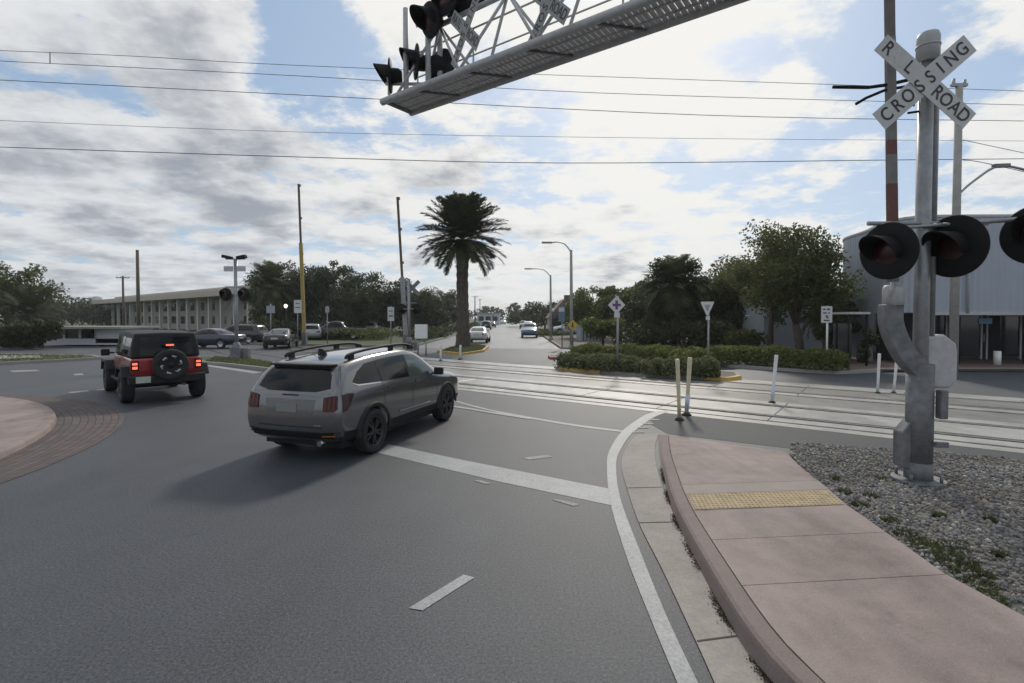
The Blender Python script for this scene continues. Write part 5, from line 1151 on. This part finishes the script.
def wheel(parent, x, y, r, wid, side, rimm, tyrem, spokes=5, name='wheel', rr=.68, slim=.0):
    Mx = Matrix.Translation((x, y, r)) @ Matrix.Rotation(R(90) * side, 4, 'Y'); h = wid / 2
    b = MB(); b.lathe([(r * rr, -h), (r * .93, -h), (r * .985, -h * .8), (r, -h * .4), (r, h * .4), (r * .985, h * .8), (r * .93, h), (r * .80, h + .006), (r * rr, h - .01), (r * rr * .97, h - .05), (r * rr * .97, -h)], Mx, 36); w_ = b.build(name, tyrem, parent)
    b = MB(); b.lathe([(0, h - .10), (r * rr * .5, h - .105), (r * rr * .97, h - .11)], Mx, 32); b.build('brake_disc', M_BLACK, w_)
    b = MB(); b.lathe([(r * rr * .90, h - .045), (r * rr * .99, h - .008), (r * rr * .985, h - .0), (r * rr * .93, h - .004), (r * rr * .90, h - .045)], Mx, 36); b.lathe([(0, h - .022), (r * .13, h - .022), (r * .15, h - .05)], Mx, 20)
    for k in range(spokes):
        for d in (-.16, .16):
            a = 2 * math.pi * k / spokes + d * .55; a2 = 2 * math.pi * k / spokes + d * 1.25
            p0 = Mx @ Vector((r * .10 * math.cos(a), r * .10 * math.sin(a), h - .035)); p1 = Mx @ Vector((r * rr * .93 * math.cos(a2), r * rr * .93 * math.sin(a2), h - .03)); ax_ = (Mx.to_3x3() @ Vector((0, 0, 1)))
            b.bar(p0, p1, .036, .03, ax_)
    b.build('rim', rimm, w_)
    return w_
def carpaint(name, col, metal=.35, rough=.32): return mat(name, col, rough, metal, coat=.9, var=.04, vscale=2)
M_GLS = mat('tinted_glass', (.006, .007, .008), .06, spec=.28); M_GLS2 = mat('glass_daylight_tint', (.055, .072, .066), .05, spec=.6)  # lighter glass is opaque; its grey-green stands in for light showing through
M_CLAD = mat('black_cladding', (.014, .014, .015), .6, spec=.3); M_TYRE = mat('tyre', (.016, .016, .017), .85, var=.2); M_RIMD = mat('dark_alloy', (.055, .056, .06), .4, .7); M_RIMS = mat('silver_alloy', (.40, .41, .42), .35, .8)
M_TAIL = mat('tail_lamp', (.030, .004, .004), .2, coat=.15, spec=.3); M_TAILB = mat('tail_lamp_bright', (.15, .014, .013), .25, coat=.1, spec=.3); M_CHR = mat('chrome_trim', (.55, .55, .56), .15, .95); M_HEAD = mat('head_lamp', (.45, .46, .48), .1, .3, coat=.5)
M_LIT = mat('lit_brake_lamp', (.6, .05, .03), .3, emit=((1.0, .14, .08), 1.7)); M_PLATE = mat('licence_plate', (.40, .43, .38), .5, var=.2, vscale=30); M_ORG = mat('amber_lamp', (.45, .13, .03), .3)
def strip(b, bvh, pts, axis, w_, off): pass
# ---- grey SUV
def grey_suv():
    a, c = G(377, 452.5), G(447, 421); mid = (a + c) / 2; hd = (c - a).normalized(); right = Vector((hd.y, -hd.x, 0)); pos = mid - right * .93; pos.z = 0
    t = thing('grey_suv', 'metallic grey station wagon style SUV with black roof rails, crossing the white stop line', 'car', pos, math.atan2(-hd.x, hd.y))
    print('suv', pos, (c - a).length)
    t.scale = (.975, .975, .975)
    PAINT = carpaint('suv_grey_paint', (.150, .150, .153), .65, .2)
    st = [([-2.16, -2.27, -2.30, -2.27, -2.22, -2.08, -1.98], [.32, .42, .66, 1.00, 1.14, 1.38, 1.495], [.66, .85, .895, .875, .83, .715, .63]),
          ([-2.06, -2.15, -2.18, -2.15, -2.11, -1.99, -1.88], [.30, .40, .66, 1.00, 1.145, 1.40, 1.53], [.72, .915, .94, .92, .87, .75, .655]),
          ([-1.75, -1.75, -1.75, -1.75, -1.74, -1.66, -1.55], [.26, .36, .66, .985, 1.135, 1.44, 1.585], [.74, .93, .952, .942, .90, .765, .67]),
          (-1.0, [.24, .34, .66, .97, 1.115, 1.46, 1.63], [.75, .925, .95, .942, .905, .775, .68]),
          (-.2, [.24, .34, .66, .96, 1.10, 1.46, 1.655], [.75, .925, .95, .938, .90, .775, .68]),
          ([.55, .55, .55, .55, .55, .50, .32], [.24, .34, .66, .95, 1.085, 1.44, 1.635], [.75, .925, .95, .938, .895, .765, .67]),
          ([1.0, 1.0, 1.0, 1.0, .98, .86, .72], [.24, .34, .66, .945, 1.07, 1.27, 1.45], [.75, .925, .95, .938, .89, .81, .66]),
          ([1.35, 1.35, 1.35, 1.35, 1.33, 1.28, 1.20], [.24, .34, .66, .94, 1.05, 1.11, 1.15], [.75, .925, .95, .935, .88, .79, .70]),
          (1.75, [.25, .35, .64, .915, 1.01, 1.065, 1.10], [.75, .925, .95, .93, .87, .77, .6]),
          ([2.10, 2.14, 2.15, 2.14, 2.12, 2.1, 2.08], [.27, .37, .62, .86, .955, .995, 1.015], [.70, .88, .92, .90, .83, .72, .55]),
          ([2.22, 2.33, 2.36, 2.34, 2.30, 2.24, 2.18], [.30, .38, .58, .81, .90, .93, .95], [.60, .76, .80, .80, .74, .64, .5])]
    me = hull_mesh(st, (-1, -.82, -.4, 0, .4, .82, 1), .045, .05)
    cuts = [cyl_x(.60, 1.3, y, .375, .425) for y in (-1.41, 1.41)] + [cyl_x(-1.3, -.60, y, .375, .425) for y in (-1.41, 1.41)]
    smooth = baked(hull_mesh(st, (-1, -.82, -.4, 0, .4, .82, 1), .045, .05), 2); bvh = BVHTree.FromPolygons([v.co[:] for v in smooth.vertices], [p.vertices[:] for p in smooth.polygons])
    body = baked(me, 2, cuts); body.materials.clear(); o = mesh_obj('body', body, PAINT, t, True)
    def P(name, poly, axis, m, off=.006, par=t, step=.1): return mesh_obj(name, patch_mesh(bvh, poly, axis, off, step, name), m, par, True)
    # rear
    P('rear_window', [(-.68, 1.17), (-.45, 1.115), (.45, 1.115), (.68, 1.17), (.62, 1.36), (.55, 1.455), (-.55, 1.455), (-.62, 1.36)], '-y', M_GLS)
    b = MB(); b.prism([(-.62, -1.95), (-.57, -2.10), (0, -2.14), (.57, -2.10), (.62, -1.95), (.56, -1.86), (-.56, -1.86)], 1.495, 1.525); b.build('spoiler', M_CLAD, t, bevel=.012)
    P('lower_bumper', [(-.84, .40), (-.80, .30), (.80, .30), (.84, .40), (.86, .52), (.60, .50), (-.60, .50), (-.86, .52)], '-y', M_CLAD, .012)
    P('hatch_recess_shade', [(-.42, .76), (.42, .76), (.47, 1.0), (-.47, 1.0)], '-y', carpaint('recess_shade_grey', (.10, .10, .104), .4, .4), .004)  # flat patch of darker body paint; the recess shade is in its colour
    pl_ = P('licence_plate', [(-.24, .80), (.14, .80), (.14, .935), (-.24, .935)], '-y', mat('plate_grey', (.17, .18, .17), .5, var=.2, vscale=30), .009)
    P('badge', [(-.15, 1.05), (.15, 1.05), (.15, 1.07), (-.15, 1.07)], '-y', M_CLAD, .008); P('hatch_badge', [(.45, .60), (.58, .60), (.58, .625), (.45, .625)], '-y', M_CHR, .008)
    P('seam', [(-.60, .585), (.60, .585), (.60, .573), (-.60, .573)], '-y', M_CLAD, .004)
    for s in (-1, 1):
        x = lambda v: v * s
        ps = [(x(.61), .83), (x(.79), .83), (x(.85), .87), (x(.83), 1.065), (x(.76), 1.065), (x(.61), 1.035)]
        tl = P('tail_light', ps, '-y', M_TAIL, .010)
        for k in (.635, .705, .78): P('lamp_bar', [(x(k), .85), (x(k + .022), .85), (x(k + .022), 1.04), (x(k), 1.03)], '-y', M_TAILB, .014, tl)
        ax = '+x' if s > 0 else '-x'
        P('side_tail_light', [(-2.22, .82), (-2.13, .83), (-1.93, 1.075), (-2.08, 1.09), (-2.19, 1.075)], ax, M_TAIL, .008)
        P('reflector', [(x(.58), .44), (x(.80), .455), (x(.80), .475), (x(.58), .46)], '-y', M_ORG if s > 0 else M_TAIL, .018)
    for s, ax in ((1, '+x'), (-1, '-x')):
        # side glass, trims, cladding
        P('quarter_window', [(-1.88, 1.24), (-1.76, 1.19), (-1.14, 1.165), (-1.14, 1.515), (-1.42, 1.49), (-1.68, 1.38)], ax, M_GLS, .005, step=.07)
        P('rear_door_window', [(-1.09, 1.163), (-.16, 1.145), (-.16, 1.555), (-.70, 1.545), (-1.09, 1.52)], ax, M_GLS, .005, step=.07)
        P('front_door_window', [(-.09, 1.143), (.88, 1.125), (.82, 1.22), (.54, 1.42), (.30, 1.53), (-.09, 1.555)], ax, M_GLS2, .005, step=.07)
        P('window_trim', [(-1.93, 1.235), (-1.78, 1.168), (-1.14, 1.145), (-1.14, 1.163), (-1.77, 1.19)], ax, M_CHR, .009)
        P('pillar_trim', [(-1.135, 1.16), (-1.095, 1.16), (-1.095, 1.52), (-1.135, 1.515)], ax, M_CLAD, .006); P('pillar_trim', [(-.155, 1.145), (-.095, 1.145), (-.095, 1.555), (-.155, 1.555)], ax, M_CLAD, .006)
        P('sill_cladding', [(-1.0, .345), (1.0, .345), (.98, .47), (-.98, .47)], ax, M_CLAD, .012)
        P('front_corner_cladding', [(1.82, .38), (2.2, .40), (2.2, .52), (1.84, .50)], ax, M_CLAD, .012); P('rear_corner_cladding', [(-1.84, .38), (-2.14, .40), (-2.17, .52), (-1.86, .50)], ax, M_CLAD, .012)
        for y_ in (-1.10, -.125, .92):
            P('door_seam', [(y_, .48), (y_ + .010, .48), (y_ + .010, 1.13), (y_, 1.13)], ax, M_CLAD, .003)
        P('door_trim', [(-.62, .56), (.60, .545), (.60, .575), (-.60, .59)], ax, M_CHR, .010)
        for y_ in (-.95, .03): dh = P('door_handle', [(y_, 1.02), (y_ + .19, 1.015), (y_ + .19, 1.05), (y_, 1.055)], ax, M_CHR if s > 0 else PAINT, .025)
        for y_ in (-1.41, 1.41):
            bb = MB(); ring = []
            for k in range(25):
                an = R(-2) + R(184) * k / 24; q = []
                for rr, dx in ((.418, .975), (.425, .985), (.485, .982), (.492, .93)): q.append(bb.b.verts.new((s * (dx - (.03 if y_ > 0 else .018)), y_ + rr * math.cos(an), .375 + rr * math.sin(an))))
                ring.append(q)
            for a_, c_ in zip(ring, ring[1:]):
                for k in range(3): bb._f([a_[k], c_[k], c_[k + 1], a_[k + 1]])
            bb.build('wheel_arch', M_CLAD, t, smooth=True)
            wheel(t, s * .835, y_, .372, .235, s, M_RIMD, M_TYRE, 5)
        b = MB(); b.box((s * 1.03, .82, 1.16), (.19, .10, .15), Matrix.Rotation(R(10 * s), 3, 'Z')); b.box((s * .93, .84, 1.11), (.12, .05, .04)); b.build('mirror', M_CLAD, t, bevel=.03)
        # roof rail on feet
        rl = [Vector((s * .60, y_, z_)) for y_, z_ in ((-1.72, 1.60), (-1.58, 1.665), (-.9, 1.725), (0, 1.745), (.38, 1.70), (.48, 1.655))]
        b = MB(); b.tube(smooth_line(rl, 5), .026, 8)
        for y_, zf in ((-1.58, 1.62), (-.35, 1.69), (.36, 1.675)): b.box((s * .60, y_, zf), (.045, .12, .08))
        b.build('roof_rail', M_CLAD, t)
    # roof glass, aerial, underside
    b = MB(); b.prism([(-1.62, 1.62), (-1.42, 1.64), (-1.56, 1.74), (-1.60, 1.74)], -.03, .03, Matrix(((0, 0, 1, 0), (1, 0, 0, 0), (0, 1, 0, 0), (0, 0, 0, 1)))); b.build('aerial', M_CLAD, t, bevel=.008)
    P('windscreen', [(-.62, .45), (.62, .45), (.70, 1.16), (-.70, 1.16)], '+z', M_GLS, .006)
    for s in (-1, 1): P('headlight', [(s * .52, .72), (s * .76, .74), (s * .76, .84), (s * .52, .82)], '+y', M_HEAD, .01)
    b = MB(); b.box((0, 0, .30), (1.5, 4.0, .18)); b.build('underbody', M_CLAD, t); b = MB(); b.tube([(.45, -2.20, .30), (.45, -2.0, .31)], .045, 10); b.build('exhaust', M_CHR, t)
    b = MB(); b.tube([(-.30, -2.24, 1.17), (.12, -2.245, 1.135)], .010, 6); b.build('wiper', M_CLAD, t)
grey_suv()
# ---- red off-roader
def red_jeep():
    hd = Vector((-.70, .715, 0)).normalized(); right = Vector((hd.y, -hd.x, 0)); rl = G(126.5, 402.5); pos = rl + hd * 1.5 + right * .80; pos.z = 0
    t = thing('red_off_roader', 'dark red boxy off-roader with black hard top, rear spare wheel and lit brake lamps', 'car', pos, math.atan2(-hd.x, hd.y))
    RED = carpaint('dark_red_paint', (.30, .018, .020), .15, .35); TOP = mat('black_hard_top', (.010, .010, .011), .55, var=.1, spec=.3)
    def hull(st, cuts=(), bev=.035, ct=.0): return baked(hull_mesh(st, (-1, 0, 1), ct), 0, cuts, bev)
    arch = lambda y: [cyl_x(.58, 1.3, y, .42, .50), cyl_x(-1.3, -.58, y, .42, .50)]
    tub = hull([([-2.06, -2.10, -2.08], [.58, .85, 1.16], [.74, .79, .77]), (-1.0, [.50, .85, 1.17], [.74, .80, .785]), (.75, [.50, .85, 1.16], [.74, .80, .77]), (.95, [.50, .85, 1.14], [.70, .77, .72])], arch(-1.5), .04)
    tub.materials.clear(); body = mesh_obj('body', tub, RED, t)
    hood = hull([(.95, [.62, .90, 1.14], [.70, .72, .66]), (1.6, [.62, .90, 1.12], [.62, .66, .60]), ([2.10, 2.16, 2.08], [.62, .88, 1.06], [.55, .58, .54])], arch(1.5), .04, .03)
    hood.materials.clear(); mesh_obj('hood', hood, RED, t)
    top = hull([([-2.06, -2.03, -1.97], [1.165, 1.45, 1.80], [.765, .745, .675]), (-.6, [1.175, 1.45, 1.84], [.775, .755, .685]), ([.72, .62, .40], [1.165, 1.40, 1.82], [.765, .74, .68])], (), .05, .02)
    top.materials.clear(); tp = mesh_obj('hard_top', top, TOP, t)
    bvh = BVHTree.FromPolygons([v.co[:] for v in top.vertices], [p.vertices[:] for p in top.polygons]); bvb = BVHTree.FromPolygons([v.co[:] for v in tub.vertices], [p.vertices[:] for p in tub.polygons])
    def P(name, poly, axis, m, off=.006, par=t, bv=bvh): return mesh_obj(name, patch_mesh(bv, poly, axis, off, .15, name), m, par)
    P('rear_window', [(-.60, 1.24), (.60, 1.24), (.55, 1.70), (-.55, 1.70)], '-y', M_GLS)
    for ax in ('+x', '-x'):
        P('quarter_window', [(-1.92, 1.24), (-1.05, 1.24), (-1.05, 1.68), (-1.86, 1.68)], ax, M_GLS); P('rear_door_window', [(-.95, 1.23), (-.28, 1.23), (-.28, 1.70), (-.95, 1.70)], ax, M_GLS2); P('front_door_window', [(-.18, 1.23), (.55, 1.23), (.42, 1.70), (-.18, 1.70)], ax, M_GLS)
        for y_ in (-1.0, -.23, .62): P('door_seam', [(y_, .60), (y_ + .014, .60), (y_ + .014, 1.14), (y_, 1.14)], ax, M_CLAD, .003, t, bvb)
        for y_ in (-.90, -.12): P('door_handle', [(y_, 1.04), (y_ + .16, 1.04), (y_ + .16, 1.075), (y_, 1.075)], ax, M_CLAD, .03, t, bvb)
    P('windscreen', [(-.60, .48), (.60, .48), (.64, .68), (-.64, .68)], '+z', M_GLS)
    for s in (-1, 1):
        for y_, rr_ in ((-1.5, .0), (1.5, .0)):
            b = MB(); prof = [(-.64, .70), (-.44, .965), (.40, .965), (.62, .66), (.55, .62), (.34, .88), (-.36, .88), (-.56, .66)]
            b.prism([(p[0], p[1]) for p in prof], 0, .27, Matrix.Translation((s * .70 if s > 0 else -.97, y_, 0)) @ Matrix(((0, 0, 1, 0), (1, 0, 0, 0), (0, 1, 0, 0), (0, 0, 0, 1)))); b.build('fender_flare', M_CLAD, t, bevel=.02)
            wheel(t, s * .80, y_, .415, .27, s, M_RIMD, M_TYRE, 6, rr=.58)
        b = MB(); b.box((s * .80, -.02, .50), (.12, 1.75, .09)); b.build('side_step', M_CLAD, t, bevel=.02)
        b = MB(); b.box((s * 1.00, .62, 1.22), (.20, .10, .19)); b.box((s * .86, .64, 1.20), (.16, .05, .05)); b.build('mirror', M_CLAD, t, bevel=.03)
        b = MB(); b.box((s * .70, -2.12, .985), (.17, .07, .25)); tl = b.build('tail_light', M_TAIL, t, bevel=.012)
        b = MB(); b.box((s * .70, -2.162, 1.035), (.105, .012, .055)); b.box((s * .70, -2.162, .935), (.105, .012, .065)); b.build('brake_lamp', M_LIT, tl)
        b = MB(); b.lathe([(0, 2.13), (.09, 2.13), (.09, 2.19), (0, 2.20)], Matrix.Translation((s * .42, 0, .92)) @ Matrix.Rotation(R(-90), 4, 'X'), 20); b.build('headlight', M_HEAD, t)
    b = MB(); b.prism([(-.86, -2.10), (-.84, -2.28), (-.45, -2.36), (.45, -2.36), (.84, -2.28), (.86, -2.10)], .52, .73); b.build('rear_bumper', M_CLAD, t, bevel=.03)
    b = MB(); b.prism([(-.80, 2.2), (-.75, 2.36), (.75, 2.36), (.80, 2.2)], .50, .70); b.build('front_bumper', M_CLAD, t, bevel=.03)
    b = MB(); b.box((-.56, -2.372, .645), (.31, .012, .16)); b.build('licence_plate', M_PLATE, t)
    b = MB(); b.box((.03, -2.14, .98), (.34, .12, .34)); b.build('spare_carrier', M_CLAD, t, bevel=.02)
    # spare wheel on the tailgate
    Mx = Matrix.Translation((.03, -2.32, .99)) @ Matrix.Rotation(R(90), 4, 'X'); h = .125; r = .405
    b = MB(); b.lathe([(0, -h), (r * .93, -h), (r, -h * .4), (r, h * .4), (r * .985, h * .8), (r * .92, h), (r * .62, h + .008), (r * .58, h - .03), (0, h - .05)], Mx, 40); sw = b.build('spare_wheel', M_TYRE, t)
    b = MB()
    for k in range(6):
        a0 = 2 * math.pi * k / 6 + .25
        pts = [Mx @ Vector((r * .55 * math.cos(a0 + d), r * .55 * math.sin(a0 + d), h - .015)) for d in (-.24, -.08, .08, .24)]
        b.tube(pts, .032, 6); b.tube([pts[0], Mx @ Vector((r * .40 * math.cos(a0 - .22), r * .44 * math.sin(a0 - .22), h - .02))], .013, 6)
    b.build('rim', M_RIMS, sw); b = MB(); b.lathe([(0, h - .01), (.07, h - .015), (.08, h - .05)], Mx, 16); b.build('hub', M_CLAD, sw)
    b = MB(); b.box((.03, -2.20, 1.47), (.05, .06, .22)); b.box((.03, -2.26, 1.50), (.22, .05, .07)); br = b.build('third_brake_light', M_CLAD, t)
    b = MB(); b.box((.03, -2.289, 1.50), (.17, .008, .04)); b.build('brake_lamp', M_LIT, br)
    b = MB(); b.box((0, 0, .56), (1.2, 3.9, .16)); b.tube([(-.7, -1.5, .42), (.7, -1.5, .42)], .06, 8); b.tube([(-.7, 1.5, .42), (.7, 1.5, .42)], .06, 8); b.build('chassis', M_CLAD, t)
    b = MB(); b.tube([(.35, -2.2, .45), (.35, -1.9, .47)], .04, 8); b.build('exhaust', M_GALVD, t)
red_jeep()
# ---- parked cars
def car_proto(kind):
    if kind == 'saloon':
        st = [([-2.2, -2.3, -2.32, -2.28, -2.2], [.32, .45, .70, .95, 1.0], [.6, .78, .82, .76, .6]), (-1.75, [.26, .40, .70, .98, 1.03], [.7, .87, .90, .86, .7]), ([-1.3, -1.3, -1.3, -1.25, -1.2], [.22, .34, .70, .98, 1.06], [.7, .88, .91, .87, .70]),
              ([-.7, -.7, -.7, -.72, -.7], [.22, .34, .70, .97, 1.40], [.7, .88, .91, .88, .58]), ([.0, .0, .0, .0, .05], [.22, .34, .70, .96, 1.44], [.7, .88, .91, .88, .60]), ([.6, .6, .6, .65, .45], [.22, .34, .70, .95, 1.36], [.7, .88, .91, .88, .60]),
              ([1.1, 1.1, 1.1, 1.1, 1.15], [.22, .34, .68, .92, 1.0], [.7, .88, .91, .87, .72]), (1.7, [.24, .36, .66, .86, .92], [.7, .87, .90, .85, .7]), ([2.15, 2.25, 2.28, 2.25, 2.15], [.3, .4, .58, .76, .80], [.55, .72, .76, .72, .55])]; axl = 1.35; zr = 1.0; gl_ = dict(rear=[(-.58, 1.06), (.58, 1.06), (.48, 1.30), (-.48, 1.30)], side=[(-1.12, 1.03), (.92, 1.0), (.42, 1.31), (.0, 1.37), (-.6, 1.33)], wind=[(-.55, .55), (.55, .55), (.66, 1.02), (-.66, 1.02)])
    elif kind == 'wagon':
        st = [([-2.15, -2.25, -2.28, -2.22, -1.95], [.34, .45, .75, 1.05, 1.58], [.6, .80, .86, .84, .60]), ([-1.9, -1.95, -1.95, -1.93, -1.7], [.28, .40, .75, 1.06, 1.62], [.72, .90, .93, .90, .66]), (-1.0, [.24, .36, .75, 1.06, 1.66], [.74, .92, .94, .91, .68]), (-.1, [.24, .36, .75, 1.05, 1.66], [.74, .92, .94, .91, .68]), ([.55, .55, .55, .55, .4], [.24, .36, .75, 1.04, 1.60], [.74, .92, .94, .91, .68]),
              ([1.1, 1.1, 1.1, 1.15, 1.15], [.24, .36, .74, 1.0, 1.10], [.74, .92, .94, .89, .74]), (1.7, [.26, .38, .72, .95, 1.02], [.74, .91, .93, .87, .7]), ([2.15, 2.26, 2.3, 2.27, 2.15], [.34, .42, .62, .84, .90], [.55, .74, .80, .76, .55])]; axl = 1.38; gl_ = dict(rear=[(-.62, 1.14), (.62, 1.14), (.52, 1.48), (-.52, 1.48)], side=[(-1.85, 1.14), (.95, 1.10), (.45, 1.48), (-.4, 1.53), (-1.6, 1.48)], wind=[(-.58, .55), (.58, .55), (.68, 1.02), (-.68, 1.02)])
    else:
        st = [([-2.7, -2.75, -2.75, -2.72, -2.7], [.45, .55, .80, 1.08, 1.10], [.7, .88, .92, .90, .85]), (-1.6, [.36, .48, .80, 1.08, 1.10], [.74, .93, .95, .93, .86]), ([-.85, -.85, -.85, -.85, -.82], [.34, .46, .80, 1.08, 1.14], [.74, .93, .95, .93, .86]), ([-.7, -.7, -.7, -.7, -.6], [.34, .46, .80, 1.10, 1.78], [.74, .93, .95, .93, .66]), (.2, [.34, .46, .80, 1.10, 1.82], [.74, .93, .95, .93, .68]), ([.8, .8, .8, .85, .6], [.34, .46, .80, 1.10, 1.74], [.74, .93, .95, .93, .68]),
              ([1.3, 1.3, 1.3, 1.35, 1.35], [.34, .46, .80, 1.10, 1.18], [.74, .93, .95, .91, .78]), (2.0, [.36, .48, .80, 1.08, 1.14], [.74, .93, .95, .90, .75]), ([2.5, 2.6, 2.62, 2.6, 2.5], [.42, .5, .7, .98, 1.04], [.6, .82, .88, .85, .65])]; axl = 1.65; gl_ = dict(rear=[(-.55, 1.24), (.55, 1.24), (.48, 1.62), (-.48, 1.62)], side=[(-.6, 1.18), (1.12, 1.16), (.62, 1.62), (.2, 1.66), (-.55, 1.64)], wind=[(-.6, .78), (.6, .78), (.72, 1.22), (-.72, 1.22)])
    rw = .33 if kind == 'saloon' else .37; me = hull_mesh(st, (-1, -.75, 0, .75, 1), .04, .05)
    sm = baked(hull_mesh(st, (-1, -.75, 0, .75, 1), .04, .05), 2); bvh = BVHTree.FromPolygons([v.co[:] for v in sm.vertices], [p.vertices[:] for p in sm.polygons])
    cuts = [cyl_x(a_, c_, y, rw, rw + .05, 20) for y in (-axl, axl) for a_, c_ in ((.58, 1.3), (-1.3, -.58))]
    body = baked(me, 2, cuts); body.materials.clear(); body.polygons.foreach_set('use_smooth', [True] * len(body.polygons)); parts = [('body', body, None)]
    def P(n, poly, ax, m, off=.006): q = patch_mesh(bvh, poly, ax, off, .14, n); q.materials.append(m); parts.append((n, q, m))
    P('rear_window', gl_['rear'], '-y', M_GLS); P('windscreen', gl_['wind'], '+z', M_GLS); P('side_window', gl_['side'], '+x', M_GLS); P('side_window', gl_['side'], '-x', M_GLS)
    zt_ = .72 if kind == 'saloon' else .82
    for s in (-1, 1): P('tail_light', [(s * .48, zt_), (s * .76, zt_), (s * .76, zt_ + .16), (s * .48, zt_ + .13)], '-y', M_TAIL, .01); P('headlight', [(s * .42, zt_ - .12), (s * .68, zt_ - .12), (s * .68, zt_ - .02), (s * .42, zt_ - .02)], '+y', M_HEAD, .01)
    P('bumper', [(-.7, .36), (.7, .36), (.74, .48), (-.74, .48)], '-y', M_CLAD, .01); P('licence_plate', [(-.22, zt_ - .02), (.22, zt_ - .02), (.22, zt_ + .10), (-.22, zt_ + .10)], '-y', M_PLATE, .01)
    for s in (-1, 1):
        for y in (-axl, axl):
            b = MB(); Mx = Matrix.Translation((s * .80, y, rw)) @ Matrix.Rotation(R(90) * s, 4, 'Y'); b.lathe([(0, .02), (rw * .2, .08), (rw * .6, .09)], Mx, 20); b.mi = 1; b.lathe([(rw * .6, .09), (rw * .66, .115), (rw * .93, .11), (rw, .07), (rw, -.08), (0, -.09)], Mx, 20)
            mw = bpy.data.meshes.new('wheel'); bmesh.ops.recalc_face_normals(b.b, faces=b.b.faces); b.b.to_mesh(mw); b.b.free(); mw.materials.append(M_RIMS); mw.materials.append(M_TYRE); parts.append(('wheel', mw, 0))
    return parts
PROTO = {k: car_proto(k) for k in ('saloon', 'wagon', 'pickup')}
CARP = {n: carpaint('car_paint_' + n, c, .3, .3) for n, c in (('navy', (.012, .018, .040)), ('black', (.012, .012, .014)), ('white', (.55, .56, .57)), ('silver', (.30, .31, .32)), ('blue', (.06, .10, .16)), ('red', (.20, .02, .02)), ('grey', (.08, .085, .09)))}
def parked(kind, col, px, Y, rot, label, x=None, z=0.0):
    p = at(px, 340, Y); t = thing('parked_car' if kind != 'pickup' else 'parked_pickup', label, 'car' if kind != 'pickup' else 'pickup', (p.x if x is None else x, Y, z), R(rot))
    for n, me, m in PROTO[kind]:
        o = bpy.data.objects.new(n, me.copy() if n == 'body' else me); C.objects.link(o); o.parent = t
        if n == 'body': o.data.materials.clear(); o.data.materials.append(CARP[col])
parked('saloon', 'navy', 212, 37.5, 82, 'dark navy saloon parked behind the red off-roader, left of the median signal')
parked('wagon', 'black', 240, 44, 84, 'black wagon parked directly behind the median signal')
parked('saloon', 'black', 282, 38, 12, 'dark saloon seen from behind, parked left of the ochre gate')
parked('wagon', 'silver', 313, 50, 18, 'silver wagon parked just right of the ochre gate')
parked('pickup', 'black', 338, 50, 95, 'dark pickup parked between the two raised gates', z=.11)
parked('wagon', 'white', 362, 64, 90, 'white wagon parked among the bushes left of the crossbuck signal', z=.11)
parked('saloon', 'white', 479, 46, -2, 'white saloon on the road just behind the date palm')
parked('wagon', 'black', 486.5, 98, 0, 'nearer black car parked on the left side of the far road')
parked('saloon', 'black', 492, 118, 0, 'farther black car parked on the left side of the far road')
parked('wagon', 'blue', 529.5, 58, 178, 'dark blue car on the right side of the far road')
parked('wagon', 'white', 528, 84, 178, 'white car behind the dark blue one on the far road')
parked('wagon', 'grey', 524, 105, 178, 'grey car third in line on the right of the far road')
parked('saloon', 'white', 503, 175, 0, 'tiny white car at the far end of the road')
parked('wagon', 'white', 570, 66, 88, 'white car glimpsed behind the yellow diamond sign', z=.11)

# ------------------------------------------------------------------ air
b = MB(); b.box((0, 720, 14.5), (2820, 1580, 31)); hz_o = b.build('haze', None); hz_o['kind'] = 'stuff'
hm = bpy.data.materials.new('haze_air'); hm.use_nodes = True; t = hm.node_tree; t.nodes.clear(); o = t.nodes.new('ShaderNodeOutputMaterial'); v = t.nodes.new('ShaderNodeVolumePrincipled'); v.inputs['Color'].default_value = (.92, .95, 1, 1); v.inputs['Density'].default_value = .0004; v.inputs['Anisotropy'].default_value = .35
t.links.new(v.outputs[0], o.inputs['Volume']); hz_o.data.materials.clear(); hz_o.data.materials.append(hm)
